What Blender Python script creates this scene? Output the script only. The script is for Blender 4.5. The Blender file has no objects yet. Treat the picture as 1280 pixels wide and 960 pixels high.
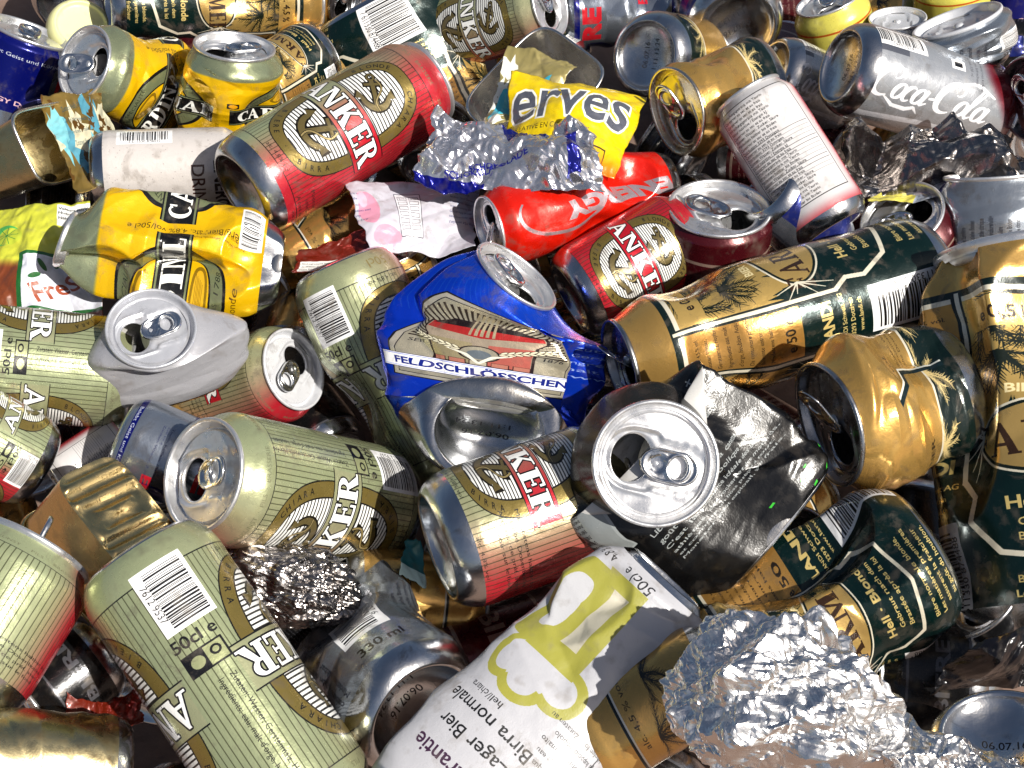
import bpy, math, random
import numpy as np
from mathutils import Vector, Matrix

S = bpy.context.scene
COL = S.collection
PI = math.pi
rad = math.radians

# ------------------------------------------------------------------ camera
EL, DIST, TGT = rad(53), 0.86, Vector((0, 0, 0.12))
HFOV = 2 * math.atan(0.2816 / 0.85)
FPX = 640 / math.tan(HFOV / 2)
CAM = TGT + Vector((0, -math.cos(EL), math.sin(EL))) * DIST
cam_data = bpy.data.cameras.new("camera")
cam_data.sensor_width = 36
cam_data.lens = 18 / math.tan(HFOV / 2)
cam_data.clip_start = 0.02
cam_data.clip_end = 500
cam = bpy.data.objects.new("camera", cam_data)
COL.objects.link(cam)
cam.location = CAM
cam.rotation_euler = (TGT - CAM).to_track_quat('-Z', 'Y').to_euler()
S.camera = cam
CR = (TGT - CAM).to_track_quat('-Z', 'Y').to_matrix()

# ------------------------------------------------------------------ world, sun, exposure
SUN_EL, SUN_AZ = rad(47), rad(128)     # azimuth clockwise from +Y: behind the photographer's right shoulder
sun_vec = Vector((math.cos(SUN_EL) * math.sin(SUN_AZ), math.cos(SUN_EL) * math.cos(SUN_AZ), math.sin(SUN_EL)))
world = bpy.data.worlds.new("World")
S.world = world
world.use_nodes = True
wn = world.node_tree.nodes
sky = wn.new("ShaderNodeTexSky")
sky.sky_type = 'NISHITA'
sky.sun_disc = False
sky.sun_elevation = SUN_EL
sky.sun_rotation = SUN_AZ
sky.air_density = 1.0
sky.dust_density = 3.5
sky.ozone_density = 0.6
world.node_tree.links.new(sky.outputs[0], wn["Background"].inputs[0])
wn["Background"].inputs[1].default_value = 0.056
sl = bpy.data.lights.new("sun", 'SUN')
sl.energy = 5.0
sl.angle = rad(0.55)
sl.color = (1.0, 0.955, 0.88)
so = bpy.data.objects.new("sun", sl)
COL.objects.link(so)
so.rotation_euler = sun_vec.to_track_quat('Z', 'Y').to_euler()
S.view_settings.view_transform = 'Standard'
S.view_settings.look = 'None'
S.view_settings.exposure = 0.27
S.view_settings.gamma = 1
S.render.engine = 'CYCLES'
try:
    S.cycles.max_bounces = 8
    S.cycles.glossy_bounces = 5
    S.cycles.sample_clamp_indirect = 6
    S.cycles.caustics_reflective = False
except Exception:
    pass

# ------------------------------------------------------------------ picture rays and frames
def raydir(px, py):
    return (CR @ Vector(((px - 640) / FPX, -(py - 480) / FPX, -1))).normalized()

def at(px, py, h):
    d = raydir(px, py)
    return CAM + d * ((h - CAM.z) / d.z)

def depth_of(p):
    return -(CR.transposed() @ (p - CAM)).z

def frame(A, B, tilt, h):
    a = at(A[0], A[1], h)
    v = (a - CAM)
    da = v.length
    v.normalize()
    w = raydir(*B)
    e = (w - v * w.dot(v)).normalized()
    tb = math.tan(v.angle(w))
    c, s = math.cos(rad(tilt)), math.sin(rad(tilt))
    d = e * c + v * s
    L = da * tb / max(0.08, c - s * tb)
    return a, d, L, v

# ------------------------------------------------------------------ tagging
def tag(o, label, cat, group=None, kind=None):
    if label: o['label'] = label
    if cat: o['category'] = cat
    if group: o['group'] = group
    if kind: o['kind'] = kind
    return o

def empty(name, M):
    o = bpy.data.objects.new(name, None)
    o.empty_display_size = 0.01
    COL.objects.link(o)
    o.matrix_world = M
    return o

def mesh_obj(name, V, F, mats, parent=None, uv=None, smooth=True, fmat=None, M=None):
    """V (n,3) array; F list of index arrays (m,4) / (m,3)."""
    me = bpy.data.meshes.new(name)
    V = np.asarray(V, dtype=np.float32)
    Fs = [np.asarray(f, dtype=np.int32) for f in F if len(f)]
    loops = np.concatenate([f.ravel() for f in Fs])
    tot = np.concatenate([np.full(len(f), f.shape[1], np.int32) for f in Fs])
    start = np.concatenate([[0], np.cumsum(tot)[:-1]]).astype(np.int32)
    me.vertices.add(len(V)); me.vertices.foreach_set("co", V.ravel())
    me.loops.add(len(loops)); me.loops.foreach_set("vertex_index", loops)
    me.polygons.add(len(tot)); me.polygons.foreach_set("loop_start", start)
    try: me.polygons.foreach_set("loop_total", tot)
    except Exception: pass
    me.polygons.foreach_set("use_smooth", np.full(len(tot), bool(smooth)))
    if fmat is not None: me.polygons.foreach_set("material_index", np.asarray(fmat, dtype=np.int32))
    if uv is not None:
        l = me.uv_layers.new(name="UVMap")
        l.data.foreach_set("uv", np.asarray(uv, dtype=np.float32).ravel())
    for m in (mats if isinstance(mats, (list, tuple)) else [mats]): me.materials.append(m)
    me.update(calc_edges=True); me.validate()
    o = bpy.data.objects.new(name, me)
    COL.objects.link(o)
    if parent is not None: o.parent = parent
    elif M is not None: o.matrix_world = M
    return o

def grid_faces(nr, nc, wrap=True, off=0, flip=False):
    j = np.arange(nr - 1)[:, None]
    i = np.arange(nc if wrap else nc - 1)[None, :]
    i2 = (i + 1) % nc
    a, b, c, d = j * nc + i, j * nc + i2, (j + 1) * nc + i2, (j + 1) * nc + i
    q = np.stack([a, d, c, b] if flip else [a, b, c, d], -1).reshape(-1, 4)
    return q + off

def sstep(a, b, x):
    t = np.clip((np.asarray(x, float) - a) / (b - a), 0, 1)
    return t * t * (3 - 2 * t)

# ------------------------------------------------------------------ artwork: printed designs drawn into an array
def _srgb(c): return np.array(c, dtype=np.float32)
_fontcache = {}
_txtcurve = bpy.data.curves.new("scratch_text", 'FONT')
_txtcurve.resolution_u = 3
_txtobj = bpy.data.objects.new("scratch_text", _txtcurve)
COL.objects.link(_txtobj)
def text_edges(s, bold=0.0):
    k = (s, bold)
    if k in _fontcache: return _fontcache[k]
    _txtcurve.body = s
    _txtcurve.offset = bold
    dg = bpy.context.evaluated_depsgraph_get()
    ev = _txtobj.evaluated_get(dg)
    me = ev.to_mesh()
    n = len(me.vertices)
    V = np.zeros(n * 3, np.float32); me.vertices.foreach_get("co", V); V = V.reshape(-1, 3)[:, :2]
    cnt = {}
    for p in me.polygons:
        vs = list(p.vertices)
        for q in range(len(vs)):
            e = (vs[q], vs[(q + 1) % len(vs)])
            e = e if e[0] < e[1] else (e[1], e[0])
            cnt[e] = cnt.get(e, 0) + 1
    E = np.array([e for e, c in cnt.items() if c == 1], dtype=int).reshape(-1, 2)
    ev.to_mesh_clear()
    r = np.stack([V[E[:, 0]], V[E[:, 1]]], 1) if len(E) else np.zeros((0, 2, 2))
    if len(r): r = r - np.array([r[:, :, 0].min(), 0])
    _fontcache[k] = r
    return r

class Art:
    def __init__(s, name, w, h, res=6.0, col=(.8, .8, .8), metal=1.0):
        s.name, s.w, s.h, s.res, s.xf = name, w, h, res, None
        s.W, s.H = int(w * res), int(h * res)
        s.a = np.zeros((s.H, s.W, 4), np.float32)
        s.a[..., :3] = _srgb(col); s.a[..., 3] = metal
    def segs(s, E, col, metal=0.0, alpha=1.0):
        E = np.array(E, float)
        if s.xf: E[:, :, 0] = s.xf[0] + (E[:, :, 0] - s.xf[0]) * s.xf[1]
        E *= s.res
        if len(E) == 0: return
        x0, x1 = int(math.floor(E[:, :, 0].min())) - 1, int(math.ceil(E[:, :, 0].max())) + 1
        y0, y1 = max(0, int(math.floor(E[:, :, 1].min()))), min(s.H, int(math.ceil(E[:, :, 1].max())) + 1)
        if y1 <= y0: return
        X = np.arange(x0, x1) + 0.5
        m = np.zeros((y1 - y0, x1 - x0), bool)
        for (ax, ay), (bx, by) in E:
            if ay > by: ax, ay, bx, by = bx, by, ax, ay
            r0 = max(y0, int(math.ceil(ay - 0.5))); r1 = min(y1, int(math.ceil(by - 0.5)))
            if r1 <= r0: continue
            ys = np.arange(r0, r1) + 0.5
            xi = ax + (bx - ax) * (ys - ay) / (by - ay)
            m[r0 - y0:r1 - y0] ^= X[None, :] < xi[:, None]
        jj, ii = np.nonzero(m)
        jj = jj + y0; ii = (ii + x0) % s.W
        c = _srgb(list(col) + [metal])
        s.a[jj, ii] = s.a[jj, ii] * (1 - alpha) + c * alpha
    def poly(s, P, col, metal=0.0, alpha=1.0):
        P = np.asarray(P, float)
        s.segs(np.stack([P, np.roll(P, -1, 0)], 1), col, metal, alpha)
    def rect(s, x0, y0, x1, y1, col, metal=0.0, alpha=1.0):
        s.poly([(x0, y0), (x1, y0), (x1, y1), (x0, y1)], col, metal, alpha)
    def ell(s, x, y, a, b, col, metal=0.0, rot=0, n=64, p=2.0, alpha=1.0):
        t = np.linspace(0, 2 * PI, n, endpoint=False)
        c, q = np.cos(t), np.sin(t)
        ex = a * np.sign(c) * np.abs(c) ** (2 / p); ey = b * np.sign(q) * np.abs(q) ** (2 / p)
        cr, sr = math.cos(rot), math.sin(rot)
        s.poly(np.stack([x + ex * cr - ey * sr, y + ex * sr + ey * cr], 1), col, metal, alpha)
    def line(s, P, w, col, metal=0.0, closed=False, alpha=1.0):
        P = [np.array(p, float) for p in P]
        ws = w if isinstance(w, (list, tuple)) else [w] * len(P)
        if closed: P = P + [P[0]]; ws = list(ws) + [ws[0]]
        for i in range(len(P) - 1):
            d = P[i + 1] - P[i]; L = np.hypot(*d)
            if L < 1e-6: continue
            n = np.array([-d[1], d[0]]) / L; d = d / L
            wa, wb = ws[i] / 2, ws[i + 1] / 2
            ea = d * wa * .35; eb = d * wb * .35
            s.poly([P[i] - ea + n * wa, P[i] - ea - n * wa, P[i + 1] + eb - n * wb, P[i + 1] + eb + n * wb], col, metal, alpha)
    def put(s, E, x, y, size, col, metal=0.0, rot=0, xs=1.0, align='c', warp=None, alpha=1.0, shear=0):
        E = np.array(E, float)
        if len(E) == 0: return
        w = E[:, :, 0].max()
        E[:, :, 0] -= {'c': w / 2, 'l': 0, 'r': w}[align]
        E[:, :, 0] += E[:, :, 1] * shear
        E[:, :, 0] *= xs
        E = E * size
        if warp is not None:
            E = warp(E)
        c, q = math.cos(rad(rot)), math.sin(rad(rot))
        R = np.stack([x + E[:, :, 0] * c - E[:, :, 1] * q, y + E[:, :, 0] * q + E[:, :, 1] * c], -1)
        s.segs(R, col, metal, alpha)
    def text(s, t, x, y, size, col, metal=0.0, rot=0, bold=0.0, **k):
        s.put(text_edges(t, bold), x, y, size, col, metal, rot, **k)
    def para(s, lines, x, y, size, col, metal=0.0, rot=0, gap=1.35, bold=0.0, align='l', **k):
        for i, t in enumerate(lines):
            dx, dy = 0, -i * size * gap
            c, q = math.cos(rad(rot)), math.sin(rad(rot))
            s.text(t, x + dx * c - dy * q, y + dx * q + dy * c, size, col, metal, rot, bold, align=align, **k)
    def serif(s, word, x, y, size, col, metal=0.0, rot=0, edge=None, ew=.08, xs=1.0, gap=.06):
        tot = sum(SERIF[c][1] for c in word) + gap * (len(word) - 1)
        passes = []
        if edge is not None:
            passes += [(ew * math.cos(a), ew * math.sin(a), edge) for a in np.linspace(0, 2 * PI, 12, endpoint=False)]
        passes.append((0, 0, col))
        c, q = math.cos(rad(rot)), math.sin(rad(rot))
        for ox, oy, cc in passes:
            px = -tot / 2
            for ch in word:
                polys, w = SERIF[ch]
                for P in polys:
                    P = np.array(P, float)
                    lx = (P[:, 0] + px + ox) * size * xs; ly = (P[:, 1] + oy) * size
                    s.poly(np.stack([x + lx * c - ly * q, y + lx * q + ly * c], 1), cc, metal)
                px += w + gap
    def barcode(s, x, y, w, h, digits, rot=0, seed=1):
        rnd = random.Random(seed)
        c, q = math.cos(rad(rot)), math.sin(rad(rot))
        def R(x0, y0, x1, y1, col):
            s.poly([(x + a * c - b * q, y + a * q + b * c) for a, b in ((x0, y0), (x1, y0), (x1, y1), (x0, y1))], col, 0)
        R(-w / 2, -h / 2, w / 2, h / 2, (.93, .93, .93))
        p = -w / 2 + w * .07
        while p < w / 2 - w * .08:
            bw = rnd.choice([.35, .35, .7, 1.05]) * w / 36
            R(p, -h / 2 + h * .2, p + bw, h / 2 - h * .08, (.05, .05, .06))
            p += bw + rnd.choice([.35, .5, .8]) * w / 36
        s.text(digits, x + (h * .5 - h * .06) * q, y - (h * .5 - h * .06) * c, h * .2, (.05, .05, .06), 0, rot)
    def image(s):
        im = bpy.data.images.new(s.name, s.W, s.H, alpha=True)
        im.alpha_mode = 'CHANNEL_PACKED'
        im.pixels.foreach_set(np.ascontiguousarray(s.a, dtype=np.float32).ravel())
        im.update()
        im.pack()
        return im

def _arc(cx, cy, rx, ry, a0, a1, n=14):
    return [(cx + rx * math.cos(rad(a0 + (a1 - a0) * i / n)), cy + ry * math.sin(rad(a0 + (a1 - a0) * i / n))) for i in range(n + 1)]
def _R(x0, y0, x1, y1): return [(x0, y0), (x1, y0), (x1, y1), (x0, y1)]
def _bowl(x, cy, rx, ry, t, tv): return _arc(x, cy, rx, ry, -90, 90) + _arc(x, cy, rx - t, ry - tv, 90, -90)
_sf = lambda x, y, w=.16: _R(x - w, y, x + w, y + .07)
SERIF = {
 'A': ([[(.05, 0), (.17, 0), (.47, .9), (.40, 1)], [(.36, 1), (.48, 1), (.84, 0), (.58, 0)], _R(.22, .28, .62, .38), _sf(.1, 0, .14), _sf(.72, 0, .18)], .88),
 'N': ([_R(.1, 0, .2, 1), [(.1, 1), (.32, 1), (.74, 0), (.6, 0)], _R(.64, 0, .74, 1), _sf(.14, 0), _R(0, .93, .3, 1), _R(.52, .93, .86, 1)], .86),
 'K': ([_R(.1, 0, .34, 1), [(.3, .42), (.62, 1), (.74, 1), (.36, .34)], [(.36, .52), (.5, .62), (.86, 0), (.58, 0)], _sf(.2, 0, .2), _R(0, .93, .42, 1), _R(.5, .93, .84, 1), _R(.5, 0, .9, .07)], .88),
 'E': ([_R(.1, 0, .34, 1), _R(.02, .91, .66, 1), _R(.02, 0, .7, .09), _R(.3, .46, .54, .54), _R(.58, .74, .66, 1), _R(.62, 0, .7, .28), _R(.5, .38, .56, .62)], .7),
 'R': ([_R(.1, 0, .34, 1), _bowl(.4, .74, .32, .26, .2, .09), _R(.3, .91, .42, 1), _R(.3, .48, .42, .57), [(.38, .5), (.56, .52), (.88, 0), (.6, 0)], _sf(.2, 0, .2), _R(.58, 0, .92, .07), _R(0, .93, .3, 1)], .86),
 'D': ([_R(.1, 0, .34, 1), _bowl(.36, .5, .42, .5, .22, .09), _R(.3, .91, .4, 1), _R(.3, 0, .4, .09), _R(0, .93, .3, 1), _R(0, 0, .3, .07)], .8),
 'I': ([_R(.1, 0, .34, 1), _R(0, .93, .44, 1), _R(0, 0, .44, .07)], .44),
 'L': ([_R(.1, 0, .34, 1), _R(0, .93, .44, 1), _R(.02, 0, .66, .09), _R(.58, 0, .66, .3)], .66),
 'C': ([_arc(.44, .5, .42, .5, 50, 310, 24) + _arc(.47, .5, .2, .41, 310, 50, 24), _R(.66, .66, .74, .97)], .76),
 'F': ([_R(.1, 0, .34, 1), _R(.02, .91, .66, 1), _R(.3, .46, .54, .54), _R(.58, .72, .66, 1), _R(.5, .38, .56, .62), _sf(.2, 0, .2)], .68),
 'M': ([_R(.1, 0, .2, 1), [(.1, 1), (.3, 1), (.58, .1), (.46, 0)], [(.84, 1), (.72, 1), (.44, 0), (.52, 0)], _R(.76, 0, 1.0, 1), _sf(.15, 0), _sf(.88, 0, .2), _R(0, .93, .26, 1), _R(.78, .93, 1.08, 1)], 1.08),
}

def tex_text(s): return s
# ------------------------------------------------------------------ designs (millimetres; u to the right, v up to the lid)
BLK = (.06, .06, .065)
WHT = (.95, .95, .94)
def blend(A, mask, col, metal=None):
    A.a[..., :3] = A.a[..., :3] * (1 - mask[..., None]) + _srgb(col) * mask[..., None]
    if metal is not None: A.a[..., 3] = A.a[..., 3] * (1 - mask) + metal * mask
def uv_of(A):
    U = (np.arange(A.W)[None, :] + .5) / A.res + np.zeros((A.H, 1)); V = (np.arange(A.H)[:, None] + .5) / A.res + np.zeros((1, A.W))
    return U, V
def wriggle(rnd, A, x0, y0, x1, y1, n, size, col, rot=0, metal=0.0, gap=1.5):
    """a paragraph of small print: made-up lengths of the words read in the photograph"""
    words = "Wasser Gerstenmalz Hopfen eau malt d'orge houblon acqua malto luppolo Zutaten Ingredients siehe Dosenboden avant le voir sur le fond conserver au frais".split()
    c, q = math.cos(rad(rot)), math.sin(rad(rot))
    for i in range(n):
        s = " ".join(rnd.choice(words) for _ in range(rnd.randint(3, 5)))
        A.text(s, x0 + i * gap * size * q, y0 - i * gap * size * c, size, col, metal, rot, align='l', xs=min(1, .9))

def anchor(A, x, y, k, rot=0):
    c, q = math.cos(rad(rot)), math.sin(rad(rot))
    def T(P): return [(x + (a * c - b * q) * k, y + (a * q + b * c) * k) for a, b in P]
    for col, g in (((.1, .09, .06), .1), ((.42, .37, .22), 0)):
        A.poly(T(_R(-.13 - g, -1 - g, .13 + g, .95 + g)), col, .6)
        A.poly(T(_R(-.5 - g, .5 - g, .5 + g, .68 + g)), col, .6)
        A.poly(T(_arc(0, 0, 1.0 + g, 1.05 + g, 200, 340) + _arc(0, .1, .78 - g, .8 - g, 340, 200)), col, .6)
        for sx in (-1, 1):
            A.poly(T([(sx * (.62 - g), -.35), (sx * (1.22 + g), -.25), (sx * (1.0 + g), .22 + g)]), col, .6)
        A.line(T(_arc(0, 1.1, .2, .22, 0, 360, 20)), (.12 + g) * k, col, .6)
    rope = [(.25 * math.sin(t * 6) + .25, .9 - t * 1.9) for t in np.linspace(0, 1, 24)]
    A.line(T(rope), .14 * k, (.1, .09, .06), .5); A.line(T(rope), .08 * k, (.62, .55, .36), .5)

def art_anker(plain=False, wide=False, bare=False):
    A = Art("print_anchor_beer" + ("_plain" if plain else "") + ("_red" if wide else "") + ("_bare" if bare else ""), 207, 168, 6, (.68, .71, .545), .8)
    U, V = uv_of(A)
    rc = 150 if plain else 108
    red = np.exp(-((U - rc) / (15.0 if bare else 25.0)) ** 2 * 1.0)
    red = np.clip(red * 1.35 + .25 * (0 if bare else 1) * np.exp(-((U - rc) / 45.) ** 2) * (sstep(60, 0, V) + sstep(110, 168, V)) * 1.3, 0, 1)
    if wide: red = np.clip((sstep(30, 74, U) + .35 * sstep(110, 160, V)) * sstep(207, 190, U), 0, 1)
    blend(A, red, (.76, .15, .20) , .62)
    for i in range(69):
        x = i * 3.0 + .5
        A.rect(x, 20, x + .42, 148, (.20, .21, .13), .4, .75)
    blend(A, (np.abs(V - 148) < .4).astype(np.float32) * .9, BLK, .2)
    blend(A, (np.abs(V - 20) < .4).astype(np.float32) * .9, BLK, .2)
    for k in range(3):
        A.text("BRAUKUNST  ·  PILS  ·  BRASSERIE", 35 + 69 * k, 152, 4, (.5, .5, .38), .7)
    for cx in (() if bare else (75,) if plain else (52, 160)):
        cy = 84
        def rr(a, b, col, m=.6): A.ell(cx, cy, a, b, col, m, p=2.7, n=120)
        rr(31.5, 56, BLK, .3); rr(30.8, 55.3, (.53, .46, .24), .85); rr(23.2, 47.5, BLK, .3); rr(22.4, 46.7, (.93, .93, .91), .1)
        t = 0
        yy = cy - 47
        while yy < cy + 47:
            w = 22.4 * max(0, 1 - (abs(yy + .5 - cy) / 46.7) ** 2.7) ** (1 / 2.7)
            A.rect(cx - w, yy, cx + w, yy + .95, (.10, .10, .10), .1)
            yy += 2.75
        def ringtext(s, a0, da):
            for i, ch in enumerate(s):
                a = a0 + i * da
                th = rad(a)
                sx, sy = math.copysign(abs(math.cos(th)) ** (2 / 2.7), math.cos(th)), math.copysign(abs(math.sin(th)) ** (2 / 2.7), math.sin(th))
                up = a < 180 and a > 0
                px, py = cx + 26.9 * sx, cy + 51.4 * sy
                nx, ny = math.cos(th) / 27, math.sin(th) / 51
                ro = math.degrees(math.atan2(ny, nx)) - 90
                if not up: ro += 180
                ct, st = math.cos(rad(ro)), math.sin(rad(ro))
                A.text(ch, px + 1.8 * st, py - 1.8 * ct, 5, BLK, .1, ro, .01)
        ringtext("BLONDE · CHIARA", 152, -8.6)
        ringtext("BIERE · BIRRA", 212, 9.6)
        anchor(A, cx - 1, cy + 27, 11.5, 62)
        anchor(A, cx + 1, cy - 24, 13.5, -20)
        # banner with the name
        P = [(cx - 37, cy - 13), (cx + 37, cy - 13), (cx + 37, cy + 13), (cx - 37, cy + 13)]
        A.poly(P, (.69, .70, .54), .75)
        blend_x = (sstep(30, 74, U) * sstep(207, 190, U) if wide else np.exp(-((U - 108) / 34.0) ** 2)) * (np.abs(V - cy) < 13) * (np.abs(U - cx) < 37)
        blend(A, blend_x.astype(np.float32), (.80, .13, .19), .62)
        A.rect(cx - 38, cy + 12.4, cx + 38, cy + 13.2, BLK, .2); A.rect(cx - 38, cy - 13.2, cx + 38, cy - 12.4, BLK, .2)
        A.serif("ANKER", cx, cy - 9, 18, (.96, .96, .95), 0, edge=BLK, ew=.055, xs=.9)
        A.text("50cl", cx - 6 if cx < 100 else cx, 8, 9, (.60, .52, .30), .8)
        A.text("alc. 4.8% vol", cx + 2, 22.5, 4.4, BLK, .1)
    # information column
    A.rect(199, 24, 207, 144, (.70, .73, .565), .75, 0)
    if plain:
        for xx in (30, 110): A.text("50cl", xx, 8, 9, (.60, .52, .30), .8); A.text("alc. 4.8% vol", xx + 8, 22.5, 4.4, BLK, .1)
    A.barcode(204, 33, 36, 25, "7612 9537", 90, 3)
    A.rect(189, 51.5, 216, 68, (.70, .73, .565), .78, .0)
    A.text("50cl e", 207, 60, 9, BLK, .1, 180, .015)
    A.rect(197, 63, 217, 75, BLK, .1); A.rect(198, 64, 206.7, 74, (.66, .68, .5), .7); A.ell(211, 69, 3.2, 3.2, (.66, .68, .5), .7)
    A.ell(202, 68, 2.6, 2.6, BLK, .1); A.ell(202, 68, 1.5, 1.5, (.66, .68, .5), .7)
    A.para(["Zutaten: Wasser, Gerstenmalz, Hopfen", "Ingrédients: eau, malt d'orge, houblon"], 203, 82, 4.2, BLK, .1, 90)
    A.para(["Mindestens haltbar bis:", "siehe Dosenboden", "A cons. de préf. avant le:", "voir sur le fond"], 124 if plain else 104, 60 if plain else 34, 5 if plain else 4.4, BLK, .1, 0, align='c')
    return A

def art_cardinal():
    A = Art("print_yellow_beer", 207, 168, 6, (.92, .73, .04), .4)
    GR = (.55, .58, .42)
    U, V = uv_of(A)
    blend(A, sstep(140, 143, V).astype(np.float32), (.66, .69, .54), .85)
    for cx in (52, 156):
        cy = 84
        A.ell(cx, cy, 37, 44, BLK, .1); A.ell(cx, cy, 34, 41.5, GR, .7); A.ell(cx, cy, 25, 32, BLK, .1); A.ell(cx, cy, 24, 30.5, (.92, .73, .04), .4)
        for s in (-1, 1):
            A.ell(cx, cy + s * 22, 14, 7, (.62, .48, .08), .6); A.ell(cx, cy + s * 22, 11.5, 5, (.95, .74, .15), .5)
            for i in range(6):
                A.line([(cx - 9 + i * .6, cy + s * (19 + i * 1.1)), (cx + 9 - i * .6, cy + s * (19 + i * 1.1))], .35, (.55, .42, .05), .5)
        A.text("SPÉCIALITÉ", cx, cy + 33.5, 5.5, (.12, .14, .1), .1)
        A.text("ANTIQUES", cx - 22, cy + 20, 5.5, (.12, .14, .1), .1, 50)
        A.text("DEPUIS 1788", cx, cy - 37.5, 5.5, (.12, .14, .1), .1)
        A.poly([(cx - 46, cy - 14), (cx + 46, cy - 14), (cx + 46, cy + 14), (cx - 46, cy + 14)], BLK, .1)
        A.rect(cx - 46, cy + 11.2, cx + 46, cy + 12.6, GR, .7); A.rect(cx - 46, cy - 12.6, cx + 46, cy - 11.2, GR, .7)
        A.serif("CARDINAL", cx, cy - 9, 17.5, (.93, .93, .9), 0, xs=.72, gap=.05)
        A.text("blonde", cx, cy - 52, 8, (.35, .24, .03), .2)
    A.text("Bière/Bier, alc. 4.8% vol/50cl e", 104, 30, 7.5, (.22, .16, .02), .1, 90, align='l')
    A.para(["Zutaten: Wasser, Gerstenmalz, Hopfen, Hopfenextrakt", "Ingrédients: eau, malt d'orge, houblon"], 97, 30, 2.6, (.3, .22, .03), .1, 90)
    A.barcode(112, 26, 30, 18, "7 611330", 0, 8)
    A.text("Brassée en Suisse", 0, 40, 4.5, (.3, .22, .03), .1, 90, align='l')
    A.rect(4, 100, 12, 108, BLK, .1); A.ell(8, 104, 3, 3, (.93, .66, .03), .4)
    A.ell(150, 22, 6, 8, (.95, .8, .35), .3, .5); A.ell(158, 18, 5, 5, (.95, .8, .35), .3)
    return A

def fir(A, x, y, k, seed, col, n=9):
    r = random.Random(seed)
    for i in range(n):
        a = rad(200 + 140 * i / (n - 1) + r.uniform(-8, 8)) if n > 1 else rad(-90)
        L = k * r.uniform(.65, 1.1)
        bend = r.uniform(-.5, .5)
        P = []
        for j in range(7):
            t = j / 6
            aa = a + bend * t
            P.append((x + math.cos(aa) * L * t, y + math.sin(aa) * L * t))
        A.line(P, [1.3 - .15 * j for j in range(7)], col, .2)
        for j in range(1, 7):
            for s in (-1, 1):
                for q in range(2):
                    aa = a + bend * j / 6 + s * r.uniform(.4, .7)
                    l = k * .2 * r.uniform(.7, 1.3)
                    px = P[j - 1][0] + (P[j][0] - P[j - 1][0]) * q * .5; py = P[j - 1][1] + (P[j][1] - P[j - 1][1]) * q * .5
                    A.line([(px, py), (px + math.cos(aa) * l, py + math.sin(aa) * l)], [.55, .2], col, .2)

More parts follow.
